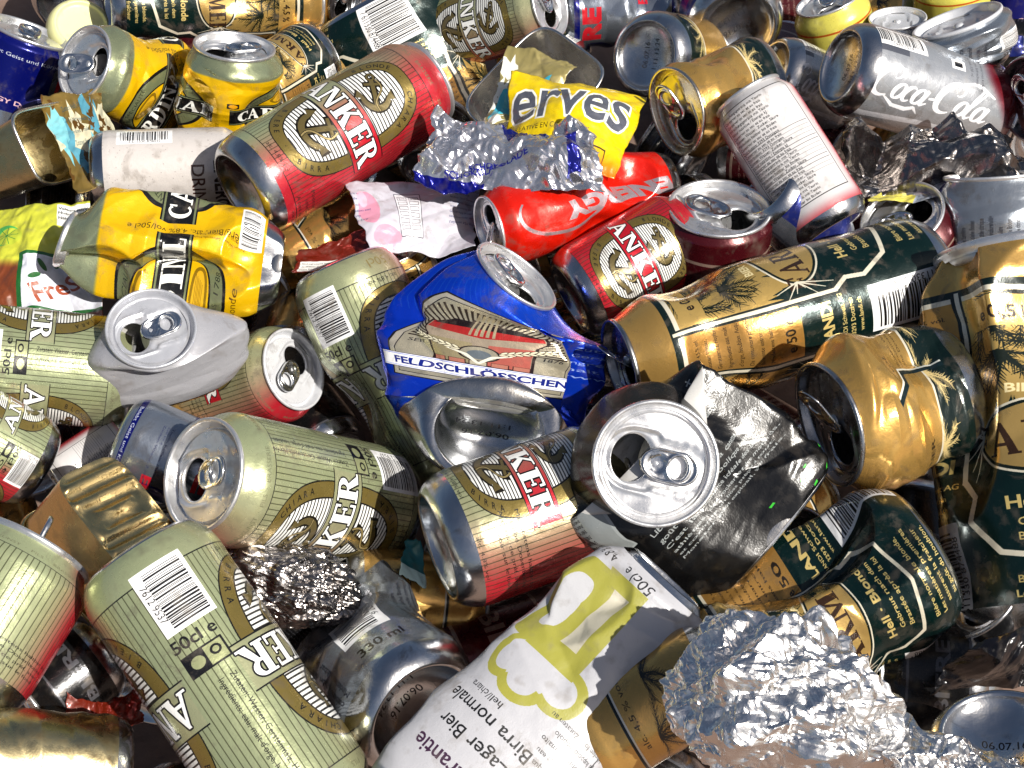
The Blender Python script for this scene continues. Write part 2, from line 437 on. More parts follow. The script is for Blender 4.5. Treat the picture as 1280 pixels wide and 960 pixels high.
def art_farmer():
    GOLD = (.87, .72, .41); DG = (.035, .135, .125); LINE = (.90, .87, .78); GT = (.87, .77, .48)
    A = Art("print_fir_beer", 207, 168, 6, GOLD, .88)
    U, V = uv_of(A)
    lower = (V < 88).astype(np.float32)
    blend(A, lower, DG, .55)
    for k in (0, 103.5):
        for i, (x, y, q) in enumerate([(44, 140, 22), (60, 146, 24), (78, 146, 24), (92, 138, 20), (50, 120, 20), (84, 118, 20), (67, 128, 22)]):
            fir(A, k + x, y, q, i + 3, (.07, .10, .07), 8)
        A.line([(k + 67, 148), (k + 65, 120), (k + 69, 88)], [1.8, 2.4, 3.2], (.06, .07, .05), .2)
    blend(A, ((V < 88) & (V > 60)).astype(np.float32), DG, .55)
    r = random.Random(5)
    for k in (0, 103.5):
        for i in range(22):
            x = k + r.uniform(33, 101)
            A.poly([(x - 2.4, 87), (x + 2.4, 87), (x + r.uniform(-2, 2), 87 + r.uniform(5, 15))], DG, .5)
        A.rect(k + 0, 88, k + 30, 156, (.76, .57, .29), .85)
    A.rect(0, 148, 207, 151, (.06, .12, .11), .3); A.rect(0, 145.8, 207, 148, LINE, .4)
    A.rect(0, 151, 207, 168, (.82, .65, .36), .92)
    for k in (0, 103.5):
        for x in (30, 101.5):
            A.rect(k + x - 1.5, 66, k + x + 3.2, 150, (.07, .12, .11), .3); A.rect(k + x, 66, k + x + 2, 150, LINE, .35)
        A.line([(k + 31, 67), (k + 36, 60), (k + 35, 50), (k + 44, 36), (k + 67, 30), (k + 90, 36), (k + 98, 50), (k + 97, 60), (k + 102.5, 67)], 2.3, LINE, .35)
        A.para(["Bier, alc. 4,5 % vol.", "Zutaten: Wasser,", "Gerstenmalz, Hopfen.", "Ingrédients: eau, malt", "d'orge, houblon. Acqua,", "Da consumare preferi-", "bilmente entro: vedi", "Mindestens haltbar"], k + 2.5, 139, 2.9, (.14, .10, .05), .2, 0, 1.75, bold=.006)
        A.text("e 50 cl", k + 15, 92, 7.4, (.12, .09, .05), .2, 0, .02)
        A.text("LANDI", k + 15, 72, 8, GT, .5, 0, .04)
        A.para(["LANDI Schweiz AG", "3293 Dotzigen", "www.landi.ch"], k + 15, 65, 3.4, GT, .5, 0, align='c', bold=.02)
        A.barcode(k + 15.5, 27, 48, 26, "7 611330 874488", 90, 4)
        cx, cy = k + 67, 82
        A.ell(cx, cy, 29, 17, LINE, .4); A.ell(cx, cy, 28, 16, (.06, .10, .08), .3); A.ell(cx, cy, 26.8, 14.6, (.82, .68, .40), .85)
        A.serif("FARMER", cx, cy - 7, 13.5, (.2, .13, .08), .3, xs=.86, gap=.08)
        for s in (-1, 1):
            for i in range(7):
                A.line([(cx + s * 27, cy + 2), (cx + s * (31 + 2 * (i % 3)), cy - 16 + i * 5)], [.9, .3], LINE, .4)
        A.text("BIER · BIRRA", cx, cy + 19, 5.6, (.92, .85, .64), .3, 0, .03)
        A.text("Hell · Blonde", cx, 53, 7.4, GT, .5, 0, .03)
        A.para(["Gebraut nach dem", "Brassée après la loi"], cx, 46, 4.4, GT, .5, 0, align='c', bold=.015)
        A.para(["Bière normale blonde.", "Les matières premières", "assurent la fraîcheur", "au goût du houblon."], cx, 23, 4.3, GT, .5, 0, align='c', bold=.015)
        A.rect(k + 33.5, 131, k + 100, 144, (.87, .72, .41), .85)
        A.text("e 0,5 l alc. 4,5 %", cx, 134.5, 7.4, (.13, .09, .05), .2, 0, .025)
    return A

def art_gold(ring=True):
    A = Art("print_plain_gold" + ("" if ring else "_band"), 207, 168, 5, (.83, .66, .37) if ring else (.85, .67, .36), .92)
    if ring:
        A.rect(0, 118, 207, 121, (.05, .11, .11), .3); A.rect(0, 116, 207, 118, (.85, .83, .78), .4)
        A.text("alc. 4,5 % vol", 60, 104, 9, (.14, .1, .06), .2); A.text("alc. 4,5 % vol", 160, 104, 9, (.14, .1, .06), .2)
    else:
        A.rect(0, 0, 207, 66, (.05, .12, .11), .5); A.rect(0, 66, 207, 68.4, (.9, .87, .78), .4)
        for q in range(5): fir(A, 20 + q * 41, 66, 24, q + 60, (.84, .74, .5), 7)
        A.text("BIER", 60, 78, 9, (.14, .1, .06), .2, 0, .02)
        A.text("vol.", 112, 104, 9, (.14, .1, .06), .2, 0, .02)
    A.line([(90, 116), (98, 100), (106, 96), (106, 40)], 3.4, (.06, .13, .14), .3); A.line([(92.6, 116), (100, 102), (108.6, 98), (108.6, 40)], 1.6, (.9, .9, .86), .3)
    for i, (x, y, k) in enumerate([] if not ring else [(40, 92, 26), (80, 80, 26), (150, 92, 26), (190, 80, 26), (20, 60, 24), (125, 60, 24)]):
        fir(A, x, y, k, i + 30, (.10, .10, .07), 8)
    A.para(["Zutaten: Wasser,", "Gerstenmalz, Hopfen", "siehe Dosenboden"], 112, 88, 4.2, (.16, .11, .05), .2)
    return A

def art_feld():
    B = (.04, .25, .86); G = (.74, .70, .60)
    A = Art("print_blue_beer", 207, 168, 6, B, .82)
    U, V = uv_of(A)
    blend(A, (sstep(95, 160, V) * .55).astype(np.float32), (.05, .33, .85), .8)
    for i in range(70):
        A.line([(i * 3 - 20, 168), (i * 3 + 18, 100)], .25, (.25, .5, .95), .8, alpha=.5)
    A.xf = (103, .78)
    for cx in (103,):
        cy = 78
        sh = [(cx - 38, 36), (cx + 38, 36), (cx + 38, 96), (cx + 24, 118), (cx - 24, 118), (cx - 38, 96)]
        g = lambda k: [(cx + (x - cx) * k, 77 + (y - 77) * k) for x, y in sh]
        A.poly(g(1.03), (.08, .07, .1), .2); A.poly(g(1.0), (.86, .82, .74), .8); A.poly(g(.93), (.06, .06, .1), .2); A.poly(g(.915), (.80, .76, .66), .82)
        for a in np.arange(0, 180, 4.5):
            c, q = math.cos(rad(a)), math.sin(rad(a))
            L = min(33 / max(abs(c), 1e-3), 35 / max(q, 1e-3), 41)
            A.line([(cx + c * 12, 76 + q * 12), (cx + c * L, 76 + q * L)], [.2, 1.4], (.17, .13, .10), .3)
        R1 = (.72, .17, .16)
        cas = [(cx - 21, 58), (cx - 21, 84), (cx - 25, 90), (cx - 25, 97), (cx - 15, 95), (cx - 15, 101), (cx - 10, 101), (cx - 10, 95), (cx - 6, 95), (cx - 6, 103), (cx + 6, 103), (cx + 6, 95), (cx + 10, 95), (cx + 10, 101), (cx + 15, 101), (cx + 15, 95), (cx + 25, 97), (cx + 25, 90), (cx + 21, 84), (cx + 21, 58)]
        A.poly(cas, (.12, .06, .05), .2)
        ins = [(cx + (x - cx) * .94, 79 + (y - 79) * .93) for x, y in cas]
        A.poly(ins, (.78, .70, .60), .75); A.poly([(cx + 3, 59), (cx + 19.5, 59), (cx + 19.5, 82), (cx + 3, 80)], (.80, .42, .36), .6)
        A.poly([(cx - 19.5, 59), (cx - 3, 59), (cx - 3, 80), (cx - 19.5, 82)], (.72, .66, .5), .7)
        A.poly([(cx - 23, 91), (cx, 86), (cx + 23, 91), (cx + 23, 96), (cx - 23, 96)], R1, .6)
        A.poly([(cx - 23, 95), (cx + 23, 95), (cx + 14, 101), (cx - 14, 101)], (.10, .06, .06), .3)
        for k in range(5):
            A.rect(cx - 5 + k * 2.2, 88, cx - 3.8 + k * 2.2, 110, (.80, .74, .6), .8)
        for k in range(5):
            A.rect(cx - 20 + k * 8.2, 58, cx - 13 + k * 8.2, 62.5, (.2, .1, .08), .2); A.rect(cx - 19.6 + k * 8.2, 58.4, cx - 13.4 + k * 8.2, 62.1, (.78, .5, .42) if k != 2 else (.8, .76, .66), .5)
        A.ell(cx, 70, 8, 8, (.12, .08, .08), .2); A.ell(cx, 70, 7, 7, (.78, .74, .64), .8); A.ell(cx, 69, 4.6, 4.6, (.52, .56, .58), .8)
        for s in (-1, 1):
            A.line([(cx, 60), (cx + s * 5, 68), (cx + s * 12, 72)], [1.5, 2, 1], (.95, .93, .85), .3)
            for i in range(8):
                x, y = cx + s * (9 + i * 2.6), 73 + i * 1.35
                A.ell(x, y + 1.3, 2.2, 1.0, (.12, .08, .06), .1, s * .9); A.ell(x, y + 1.3, 1.8, .7, (.93, .9, .78), .3, s * .9)
                A.ell(x, y - 1.0, 2.2, 1.0, (.12, .08, .06), .1, -s * .1); A.ell(x, y - 1.0, 1.8, .7, (.93, .9, .78), .3, -s * .1)
        A.text("SEIT", cx - 28, 72, 4.5, (.1, .1, .12), .1, 0, .01); A.text("1876", cx + 28, 72, 4.5, (.1, .1, .12), .1, 0, .01)
        A.rect(cx - 46.5, 43.2, cx + 46.5, 58, (.05, .08, .3), .1)
        A.rect(cx - 46, 43.7, cx + 46, 57.5, (.93, .93, .94), .1); A.rect(cx - 44.5, 44.6, cx + 44.5, 45, B, .2); A.rect(cx - 44.5, 56.2, cx + 44.5, 56.6, B, .2)
        A.text("FELDSCHLÖSSCHEN", cx, 47.2, 9.6, (.05, .12, .48), .1, 0, .035, xs=.86)
    A.xf = None
    A.para(["Bière blonde", "ALC. 4,8% VOL", "50 cl e", "Zutaten: Wasser", "Gerstenmalz, Hopfen", "Ingrédients: eau", "malt d'orge, houblon", "www.bier.ch"], 148, 110, 5, (.62, .7, .92), .3, 0, 1.5)
    A.para(["Mindestens haltbar", "bis: siehe Boden", "Gebraut in Rheinfelden", "Schweiz / Suisse"], 6, 110, 5, (.62, .7, .92), .3, 0, 1.5)
    A.barcode(22, 45, 30, 22, "7 610057", 0, 6)
    return A

def art_bull():
    A = Art("print_silver_energy", 166, 132, 6, (.60, .63, .68), .95)
    B = (.04, .07, .42)
    A.poly([(0, 132), (42, 132), (42, 66), (0, 62)], B, .55); A.poly([(83, 66), (125, 70), (125, 4), (83, 4)], B, .55)
    A.rect(0, 114, 166, 120, B, .5); A.rect(0, 9, 166, 15, B, .5)
    A.text("Belebt Geist und Körper", 62, 10.2, 4.8, (.85, .87, .92), .3); A.text("Belebt Geist und Körper", 22, 115.2, 4.8, (.85, .87, .92), .3)
    A.text("ENERGY DRINK", 21, 72, 6, (.92, .75, .78), .3, 0, .02)
    A.text("ENERGY", 104, 40, 14, (.80, .14, .2), .3, 0, .05)
    A.para(["Taurin. Koffein. Mit Vitaminen", "250 ml e", "Zutaten: Wasser, Zucker"], 46, 50, 3.4, (.12, .14, .3), .3)
    A.text("RE", 62, 92, 26, (.8, .12, .17), .3, 0, .06)
    A.barcode(146, 58, 34, 20, "9 002490", 90, 9)
    return A

def script_word(A, x, y, k, rot, col):
    """flowing script: strokes of changing width, slanted"""
    c, q = math.cos(rad(rot)), math.sin(rad(rot))
    def T(P): return [(x + ((a + .38 * b) * c - b * q) * k, y + ((a + .38 * b) * q + b * c) * k) for a, b in P]
    def st(P, w): A.line(T(P), [v * k for v in w] if isinstance(w, list) else w * k, col, .1)
    def vw(n, a, b): return [a + (b - a) * math.sin(PI * i / (n - 1)) for i in range(n)]
    def bigC(ox):
        P = _arc(ox + .55, .62, .52, .66, 48, 300, 26); st(P, vw(27, .06, .27))
        st(_arc(ox + .75, 1.02, .17, .22, -120, 170, 16), vw(17, .04, .1))
        return
    def o(ox): st(_arc(ox + .22, .32, .2, .32, 0, 360, 22), [.08 + .1 * abs(math.cos(i / 22 * 2 * PI)) for i in range(23)])
    def cc(ox): st(_arc(ox + .24, .32, .21, .32, 50, 310, 18), vw(19, .05, .18))
    def a_(ox):
        o(ox); st([(ox + .45, .64), (ox + .43, .12), (ox + .5, .0), (ox + .68, .14)], [.15, .16, .12, .05])
    bigC(0); o(.98); cc(1.42); a_(1.86)
    st([(2.5, .36), (2.78, .40)], .09)
    bigC(2.78); o(3.76)
    st([(4.2, .1), (4.42, .75), (4.6, 1.25), (4.44, 1.36), (4.30, .8), (4.26, .15), (4.4, 0), (4.56, .12)], [.05, .06, .1, .09, .15, .16, .12, .05])
    a_(4.58)
    st([(.75, 0), (1.4, -.32), (2.0, -.34), (2.25, -.18), (2.6, -.42)], [.06, .16, .2, .14, .03])
    st([(3.3, 1.28), (3.9, 1.5), (4.3, 1.42), (5.0, 1.12)], [.05, .14, .16, .06])

def art_coke():
    A = Art("print_silver_cola", 207, 118, 6, (.68, .69, .71), .8)
    U, V = uv_of(A)
    blend(A, sstep(97, 108, V + 12 * np.sin(U * 2 * PI / 207 * 2)).astype(np.float32), (.42, .05, .10), .6)
    for cx in (52, 155):
        pass
    script_word(A, 66, 6, 16.5, 90, (.95, .95, .96))
    script_word(A, 166, 6, 16.5, 90, (.93, .93, .94))
    A.poly([(84, 0), (90, 0), (80, 60), (78, 118), (74, 118), (77, 50)], (.86, .86, .88), .3)
    A.barcode(22, 26, 36, 18, "5449 1014", 90, 12)
    A.rect(31, 8, 36, 30, (.35, .36, .4), .5); A.rect(26, 62, 34, 72, (.93, .93, .93), 0); A.rect(28, 64, 32, 70, BLK, 0)
    A.para(["Kalorienarmes koffein-", "haltiges Erfrischungs-", "getränk 330 ml"], 18, 84, 3, (.3, .3, .33), .4)
    return A

def art_energy():
    A = Art("print_red_energy", 207, 118, 6, (.87, .11, .04), .4)
    G = (.74, .68, .70)
    for x in (70, 172):
        A.text("ENERGY", x, 46, 19, G, .75, 90, .06, xs=1.0, shear=-.25)
        A.line(_arc(x - 2, 80, 21, 28, 60, 330, 30), [1.2 + 2.2 * math.sin(PI * i / 30) for i in range(31)], G, .75)
    A.para(["Energy Drink 250 ml", "Taurin, Koffein"], 110, 70, 5, (.9, .7, .7), .2, 90)
    return A

def art_monster():
    A = Art("print_black_energy", 207, 168, 6, (.035, .037, .04), .35)
    t = (.60, .62, .62)
    A.text("TAURINA + GINSENG + L-CARNITINA + B-VITAMINA +", 103, 140, 8.0, t, .1, 0, .012, xs=1.0)
    for k in range(6):
        A.text("+", 18 + 34 * k, 131, 8, (.35, .85, .35), .1, 0, .03)
    L = ["Entfessle das Biest! Energy pur,", "mit dem vollen Geschmack aber", "der kantigen Art. Musiker, Punk Rocker, Biker", "trinken es, Nerds und Biker auch,", "einfach brutal gut so.", "", "Libère la bête dans la canette, du bon", "goût de la plus diabolique boisson.", "C'est la puissance idéale des bons", "athlètes, des rockers et des motards,", "et comme un boss préparé à tout.", "Monster goût explosif, à boire frais."]
    L2 = L + ['', '']
    A.para(L2, 124, 122, 4.0, t, .1, 0, 1.42, bold=.012, xs=1.05)
    A.para(L2[6:] + L[:6], 8, 122, 4.0, t, .1, 0, 1.42, bold=.012)
    A.rect(62, 92, 118, 132, (.60, .62, .62), .6); A.rect(63, 93, 117, 131, (.52, .54, .54), .6)
    for i in range(9):
        A.text("ENERGIE / 100 ml  BOISSON GAZEUSE TAURINE", 64, 127 - i * 4.2, 3.3, (.05, .05, .05), .1, 0, .02, align='l', xs=.62)
    r = random.Random(3)
    for i in range(16):
        x = r.choice([150, 170, 190, 30, 50]) + r.uniform(-6, 6); y = r.uniform(3, 26)
        A.poly([(x, y), (x + r.uniform(1, 3), y + .5), (x + 2, y + r.uniform(2, 5)), (x - .5, y + 2)], (.22, .70, .2), .2)
    return A

def art_lager():
    A = Art("print_white_lager", 207, 168, 6, (.70, .70, .72), 0.0)
    g = (.60, .59, .25)
    U, V = uv_of(A)
    blend(A, sstep(152, 154, V).astype(np.float32), (.62, .65, .70), .9)
    for cx in (60, 165):
        A.rect(cx - 15, 14, cx + 15, 72, g); A.rect(cx - 7, 22, cx + 7.5, 58, (.72, .70, .63))
        A.ell(cx + 19, 42, 17, 26, g, 0, 0, 64, 3.4); A.ell(cx + 22.5, 42, 5.6, 16, (.73, .73, .74), 0, 0, 64, 3)
        A.rect(cx - 7, 22, cx + 7.5, 58, (.72, .70, .63)); A.rect(cx + 15, 12, cx + 40, 15, (.70, .70, .72))
        pts = [(cx - 15, 66), (cx - 23, 73), (cx - 20, 83), (cx - 9, 84), (cx - 2, 92), (cx + 9, 87), (cx + 20, 86), (cx + 21, 74), (cx + 15, 66)]
        sm = []
        for i in range(len(pts) - 1):
            a, b = np.array(pts[i]), np.array(pts[i + 1]); m = (a + b) / 2; n = np.array([-(b - a)[1], (b - a)[0]]) * .32
            for t in np.linspace(0, 1, 8): sm.append(tuple((1 - t) ** 2 * a + 2 * t * (1 - t) * (m + n) + t * t * b))
        A.poly(sm, (.70, .70, .72)); A.line(sm, 4.4, g); A.rect(cx - 15, 60, cx + 15, 69, g)
        A.text("hell/chiara", cx + 8, 97, 4.8, BLK, 0, 0)
        A.text("Birra normale", cx, 104, 9.4, BLK, 0, 0, .006, xs=.86)
        A.text("Lager Bier", cx - 2, 116, 9.4, BLK, 0, 0, .006, xs=.86)
        A.text("Garantie", cx, 130, 10.5, (.22, .12, .22), 0, 0, .012, xs=.9)
        A.text("50cl e", cx - 5, 8, 8.5, BLK, 0, 0, .0, shear=.2); A.text("4,8 % vol", cx + 26, 8, 6.5, BLK)
    for k in (0, 105):
        A.line([(k + 100, 130), (k + 96, 120), (k + 96, 60), (k + 100, 52), (k + 116, 52), (k + 116, 130), (k + 100, 130)], .6, BLK)
        wriggle(random.Random(4), A, k + 98, 116, 0, 0, 9, 3.6, BLK)
    return A

def art_table():
    A = Art("print_white_nutrition", 207, 118, 6, (.80, .79, .79), 0.1)
    U, V = uv_of(A)
    blend(A, (sstep(20, 4, V)).astype(np.float32), (.72, .07, .11), .3)
    for k in (0, 103):
        blend(A, (np.exp(-((U - k - 2) / 8) ** 2)).astype(np.float32), (.78, .16, .2), .3)
        x0, x1 = k + 22, k + 88
        A.rect(x0, 22, x1, 112, (.15, .15, .15)); A.rect(x0 + .6, 22.6, x1 - .6, 111.4, (.80, .79, .79))
        r = random.Random(k + 3)
        for i in range(27):
            y = 107 - i * 3.2
            A.text(r.choice(["Distribution: 3293 Dotzigen", "Erfrischungsgetränk mit Taurin", "Valeur nutritive / Energie kJ", "Zutaten: Wasser, Zucker, Säure", "Conserver au sec et au frais", "Mindestens haltbar bis Boden"]), x0 + 2, y, 3, (.12, .12, .12), 0, 0, .012, align='l', xs=1.05)
            if 8 < i < 22: A.rect(x0 + 2, y - .5, x1 - 2, y - .25, (.15, .15, .15))
    return A

def art_white_drink():
    A = Art("print_white_drink", 207, 118, 6, (.77, .745, .73), .05)
    for k in (0, 104):
        A.text("DRINK", k + 43, 80, 15, (.25, .14, .12), 0, 0, .01, align='l')
        A.text("ENERGY", k + 40, 98, 15, (.12, .06, .06), 0, 0, .03, align='l')
    A.barcode(14, 44, 44, 18, "7 611330 878035", 90, 14)
    r = random.Random(7)
    for i in range(240):
        x, y = r.uniform(0, 207), r.uniform(4, 112)
        A.ell(x, y, .6, .35, (.6, .57, .56), 0, r.uniform(0, 3), 8)
    return A

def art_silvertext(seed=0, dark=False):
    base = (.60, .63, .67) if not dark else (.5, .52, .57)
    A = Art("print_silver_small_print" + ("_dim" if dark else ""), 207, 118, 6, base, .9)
    wr = random.Random(seed + 1)
    for k in range(2):
        for i in range(11):
            A.text(["Erfrischungsgetränk, kohlensäurehaltig", "conserver à l'abri de la lumière", "Mindestens haltbar bis: siehe Boden", "ingrédients: eau, sucre, acide citrique"][(i + k) % 4], 6 + 103 * k + i * 5.2, 16, 4.2, (.05, .06, .10), 0, 90, .02, align='l')
    A.text("330 ml", 84, 24, 9, BLK, .1, 0, .02); A.text("250 ml e", 10, 12, 9, BLK, .1, 0, .02)
    A.barcode(82, 60, 44, 26, "9 002490 20", 90, 21)
    A.poly([(150, 118), (190, 118), (196, 0), (160, 0)], (.06, .10, .42), .5, .85)
    return A

def art_plain(name, col, metal, stripe=None):
    A = Art(name, 207, 118, 4, col, metal)
    if stripe:
        A.rect(0, 90, 207, 93, stripe, .4); A.rect(0, 20, 207, 23, stripe, .4)
        A.text("BIERE", 52, 45, 22, stripe, .3, 0, .03); A.text("BIERE", 155, 45, 22, stripe, .3, 0, .03)
        wriggle(random.Random(3), A, 86, 84, 0, 0, 10, 4, stripe, 0, .3)
    return A

def art_wrap(kind):
    if kind == 'serves':
        A = Art("print_yellow_cover", 100, 70, 8, (.90, .78, .05), .1)
        A.text("erves", 48, 30, 50, (.95, .95, .92), 0, 0, .045, xs=.85); A.text("erves", 48, 30, 50, (.42, .43, .48), .5, 0, .012, xs=.85)
        A.text("CREATIVE EN CUISINE", 30, 20, 5, (.2, .16, .05)); A.rect(60, 4, 86, 14, (.25, .2, .08)); A.rect(61, 5, 85, 13, (.90, .70, .08)); A.text("300 g", 73, 6, 7, (.25, .2, .08), 0, 0, .02)
        blend(A, sstep(14, 0, uv_of(A)[1]).astype(np.float32), (.85, .45, .05))
    elif kind == 'dog':
        A = Art("print_torn_paper_label", 90, 80, 8, (.62, .57, .36), .3)
        r = random.Random(4)
        for i in range(9):
            x, y = r.uniform(0, 90), r.uniform(0, 80)
            A.poly([(x + r.uniform(5, 16) * math.cos(t), y + r.uniform(4, 14) * math.sin(t)) for t in np.linspace(0, 6.2, 16)], r.choice([(.85, .84, .74), (.78, .74, .5), (.9, .9, .86)]))
        A.poly([(6, 12), (66, 26), (70, 58), (10, 44)], (.25, .72, .82))
        A.poly([(40, 26), (62, 31), (64, 53), (44, 48)], (.95, .95, .95))
        A.poly([(46, 32), (48, 32), (49, 36), (55, 38), (56, 34), (58, 34), (58, 42), (61, 46), (57, 47), (55, 43), (49, 41), (47, 46), (46, 41)], BLK)
    elif kind == 'paper':
        A = Art("print_torn_turquoise_label", 100, 70, 8, (.55, .45, .22), .5)
        r = random.Random(6)
        for i in range(6):
            x, y = 15 + i * 15, r.uniform(20, 50)
            A.poly([(x + r.uniform(8, 22) * math.cos(t), y + r.uniform(8, 26) * math.sin(t)) for t in np.linspace(0, 6.2, 22)], [(.50, .78, .82), (.35, .62, .70), (.86, .83, .70)][i % 3])
        for i in range(7):
            A.text(["Zutaten: Fisch, Öl", "sardines à l'huile", "125 g e Nettogewicht"][i % 3], 45, 8 + i * 8.5, 4.5, (.15, .3, .35), 0, r.uniform(-4, 4))
        for i in range(14):
            x, y = r.uniform(0, 100), r.uniform(0, 70)
            A.poly([(x + r.uniform(1, 7) * math.cos(t), y + r.uniform(1, 7) * math.sin(t)) for t in np.linspace(0, 6.2, 14)], (.40, .27, .07), .3)
    elif kind == 'choc':
        A = Art("print_silver_blue_foil", 120, 60, 6, (.80, .80, .83), 1)
        r = random.Random(9)
        A.rect(0, 0, 46, 5, (.05, .07, .5), .6); A.poly([(50, 60), (92, 60), (84, 46), (58, 40)], (.12, .15, .5), .8); A.rect(99, 8, 107, 44, (.12, .14, .55), .7)
        for i in range(2): A.text("SCHOKOLADE", 40 + i * 14, 10 + i * 6, 6, (.12, .14, .55), .5, r.uniform(-20, 60), .03)
    elif kind == 'pouch':
        A = Art("print_white_pouch", 110, 60, 7, (.74, .73, .77), .05)
        A.ell(12, 34, 9, 14, (.80, .55, .64)); A.ell(22, 10, 14, 9, (.81, .60, .68)); A.ell(8, 42, 4, 6, (.9, .65, .72))
        A.rect(36, 10, 58, 48, (.2, .2, .25)); A.rect(36.6, 10.6, 57.4, 47.4, (.86, .85, .87))
        for i in range(6):
            for j in range(2): A.rect(38 + j * 9.8, 41 - i * 5, 46 + j * 9.8, 44.6 - i * 5, (.25, .25, .3)); A.rect(38.4 + j * 9.8, 41.4 - i * 5, 45.6 + j * 9.8, 44.2 - i * 5, (.86, .85, .87)); A.text("kJ 245", 42 + j * 9.8, 42, 2, BLK)
        A.poly([(86, 60), (110, 60), (110, 20), (92, 34)], (.68, .72, .80)); wriggle(random.Random(2), A, 84, 54, 0, 0, 8, 2.8, (.2, .22, .4))
    elif kind == 'carton':
        A = Art("print_yellow_green_carton", 90, 110, 7, (.76, .77, .24), .05)
        U, V = uv_of(A)
        blend(A, (sstep(60, 50, V + .25 * U) ).astype(np.float32), (.48, .24, .13), .05)
        A.ell(24, 78, 12, 11, (.30, .68, .32)); A.ell(28, 76, 10, 9, (.70, .75, .22))
        for i in range(9): A.line([(26, 77), (26 + 9 * math.cos(i * .7), 77 + 9 * math.sin(i * .7))], .5, (.2, .5, .2))
        A.poly([(30, 6), (90, 6), (90, 56), (36, 56)], (.12, .36, .16)); A.poly([(34, 9), (90, 9), (90, 53), (39, 53)], (.83, .84, .88))
        A.text("FreSh", 66, 22, 20, (.62, .30, .2), 0, 24, .02)
        for x, y, a in ((52, 44, 2), (46, 34, .6), (62, 48, 1.2)): A.ell(x, y, 5, 2, (.15, .38, .18), 0, a)
        A.rect(64, 84, 90, 108, (.92, .92, .9)); A.para(["Valeurs nutritives", "Nutritionnelles", "Nährwerte 100 g"], 65, 102, 4, BLK, 0, 0, bold=.02)
    elif kind == 'black':
        A = Art("print_black_film", 60, 60, 5, (.09, .085, .10), .35)
    elif kind == 'redwrap':
        A = Art("print_red_orange_wrapper", 80, 40, 7, (.42, .12, .06), .2)
        wriggle(random.Random(8), A, 6, 16, 0, 0, 4, 3.4, (.9, .88, .85)); A.rect(4, 2, 50, 18, (.85, .85, .83)); wriggle(random.Random(9), A, 6, 14, 0, 0, 4, 3.2, BLK)
    elif kind == 'yellowflap':
        A = Art("print_yellow_flap", 60, 30, 6, (.84, .80, .35), .1); A.rect(30, 0, 60, 30, (.70, .74, .80), .4); wriggle(random.Random(5), A, 32, 26, 0, 0, 6, 3, (.2, .25, .4))
    else:
        A = Art("print_teal_scrap", 40, 40, 5, (.05, .38, .40), .1); A.rect(0, 0, 40, 12, (.75, .85, .83))
    return A

def art_base():
    A = Art("stamped_can_base", 66, 66, 8, (.78, .79, .80), 1.0)
    A.para(["06.07.16", "1:11 13:24"], 24, 36, 5.5, (.12, .12, .14), .2, 0, 1.5, bold=.01)
    A.text("06.07.16", 40, 14, 4.2, (.2, .2, .22), .2, 8)
    return A
# ------------------------------------------------------------------ materials
def new_mat(name):
    m = bpy.data.materials.new(name); m.use_nodes = True
    nt = m.node_tree
    return m, nt, nt.nodes["Principled BSDF"], nt.links.new

